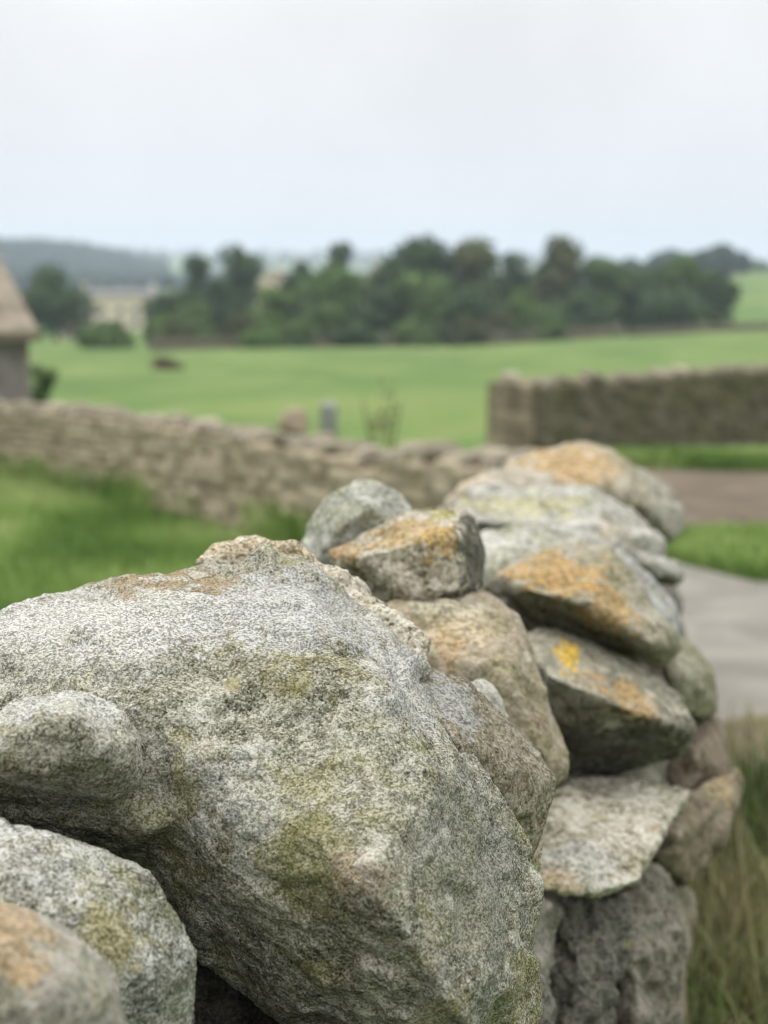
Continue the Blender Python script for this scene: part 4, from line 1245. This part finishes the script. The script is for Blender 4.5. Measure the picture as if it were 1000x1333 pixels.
# green strip between road and track, and weeds under the dark wall
q = cand(30000, 780, 1250, 10.9, 13.5)
q = q[(q[:, 1] > 12.1) | (q[:, 0] > 2.4 + (12.0 - q[:, 1]) * .35)]
blades('grass', q, .06, .2, .008, .6, GB, 9, label='green strip of grass between the road and the bare earth')
q = cand(30000, 690, 1250, 22.6, 25.0)
blades('weeds', q, .08, .38, .012, .6, GB, 10, label='bright green weeds at the foot of the dark mossy wall')

# ------------------------------------------------------------------ air
hz = Boxes().box((-5200, -5200, -40), (5200, 5200, 90)).build('haze', None)
t = bpy.data.materials.new('air'); t.use_nodes = True
nt = t.node_tree
for nd in list(nt.nodes):
    if nd.type == 'BSDF_PRINCIPLED': nt.nodes.remove(nd)
pv = nt.nodes.new('ShaderNodeVolumePrincipled')
pv.inputs['Color'].default_value = (0.75, 0.88, 1.0, 1)
pv.inputs['Density'].default_value = 0.00032
pv.inputs['Anisotropy'].default_value = 0.0
nt.links.new(pv.outputs['Volume'], [n_ for n_ in nt.nodes if n_.type == 'OUTPUT_MATERIAL'][0].inputs['Volume'])
hz.data.materials.append(t)
tag(hz, 'thin bluish haze over the fields', kind='stuff')

# ------------------------------------------------------------------ sky and light
SUN_EL, SUN_AZ = R(58), R(-62)          # azimuth from +Y towards +X: the sun stands to the left, slightly ahead
w = bpy.data.worlds.new('World'); SC.world = w
w.use_nodes = True
nt = w.node_tree
bg = nt.nodes['Background']
sky = nt.nodes.new('ShaderNodeTexSky')
sky.sky_type = 'NISHITA'
sky.sun_disc = False
sky.sun_elevation = SUN_EL
sky.sun_rotation = SUN_AZ
sky.dust_density = 4
tc = nt.nodes.new('ShaderNodeTexCoord')
sep = nt.nodes.new('ShaderNodeSeparateXYZ')
nt.links.new(tc.outputs['Generated'], sep.inputs[0])
# overcast layer: brighter towards the zenith
mr = nt.nodes.new('ShaderNodeMapRange')
nt.links.new(sep.outputs['Z'], mr.inputs['Value'])
mr.inputs['From Min'].default_value = 0.0; mr.inputs['From Max'].default_value = 1.0
cr = nt.nodes.new('ShaderNodeValToRGB')
nt.links.new(mr.outputs['Result'], cr.inputs['Fac'])
K = 0.1
stops = [(0.0, (0.855, 0.868, 0.88)), (0.07, (0.805, 0.815, 0.845)), (0.20, (0.85, 0.863, 0.868)), (1.0, (1.0, 0.99, 0.965))]
while len(cr.color_ramp.elements) < 4: cr.color_ramp.elements.new(.5)
for e, (p_, c_) in zip(cr.color_ramp.elements, stops):
    e.position = p_; e.color = (*c_, 1)
br = nt.nodes.new('ShaderNodeMapRange')
nt.links.new(sep.outputs['Z'], br.inputs['Value'])
br.inputs['From Min'].default_value = 0.16; br.inputs['From Max'].default_value = 1.0
br.inputs['To Min'].default_value = 9.9; br.inputs['To Max'].default_value = 29.0
nz = nt.nodes.new('ShaderNodeTexNoise')
nz.inputs['Scale'].default_value = 4.0; nz.inputs['Detail'].default_value = 4
nt.links.new(tc.outputs['Generated'], nz.inputs['Vector'])
nm = nt.nodes.new('ShaderNodeMapRange')
nm.inputs['From Min'].default_value = .3; nm.inputs['From Max'].default_value = .7
nm.inputs['To Min'].default_value = .90; nm.inputs['To Max'].default_value = 1.07
nt.links.new(nz.outputs['Fac'], nm.inputs['Value'])
mu = nt.nodes.new('ShaderNodeMath'); mu.operation = 'MULTIPLY'
nt.links.new(br.outputs['Result'], mu.inputs[0]); nt.links.new(nm.outputs['Result'], mu.inputs[1])
vm = nt.nodes.new('ShaderNodeVectorMath'); vm.operation = 'SCALE'
nt.links.new(cr.outputs['Color'], vm.inputs[0]); nt.links.new(mu.outputs[0], vm.inputs['Scale'])
mx = nt.nodes.new('ShaderNodeMix'); mx.data_type = 'RGBA'
mx.inputs['Factor'].default_value = 0.97
ins = [s_ for s_ in mx.inputs if s_.type == 'RGBA']
nt.links.new(sky.outputs['Color'], ins[0]); nt.links.new(vm.outputs[0], ins[1])
nt.links.new([s_ for s_ in mx.outputs if s_.type == 'RGBA'][0], bg.inputs['Color'])
bg.inputs['Strength'].default_value = K

sd = bpy.data.lights.new('sun', 'SUN')
sd.energy = 1.2; sd.angle = R(25); sd.color = (1.0, 0.965, 0.91)
so = bpy.data.objects.new('sun', sd); COL.objects.link(so)
dirv = Vector((math.sin(SUN_AZ) * math.cos(SUN_EL), math.cos(SUN_AZ) * math.cos(SUN_EL), math.sin(SUN_EL)))
so.rotation_euler = (-dirv).to_track_quat('-Z', 'Y').to_euler()
so.location = (-10, 5, 20)

# ------------------------------------------------------------------ camera
cd = bpy.data.cameras.new('camera')
cd.sensor_fit = 'VERTICAL'; cd.sensor_height = 36.0; cd.sensor_width = 27.0
cd.lens = F / 1333.0 * 36.0
cd.clip_start = 0.05; cd.clip_end = 12000
cd.dof.use_dof = True
cd.dof.focus_distance = 1.27
cd.dof.aperture_fstop = 4.4
co = bpy.data.objects.new('camera', cd); COL.objects.link(co)
co.location = CAM
co.rotation_euler = (math.pi / 2 - PITCH, 0, 0)
SC.camera = co

SC.render.engine = 'CYCLES'
SC.cycles.use_denoising = True
SC.cycles.pixel_filter_type = 'BLACKMAN_HARRIS'
SC.cycles.filter_width = 1.1
SC.cycles.max_bounces = 6
SC.cycles.diffuse_bounces = 3
SC.cycles.volume_bounces = 0
SC.cycles.transparent_max_bounces = 4
SC.view_settings.view_transform = 'Standard'
SC.view_settings.look = 'None'
SC.view_settings.exposure = 0.2
SC.view_settings.gamma = 1.0
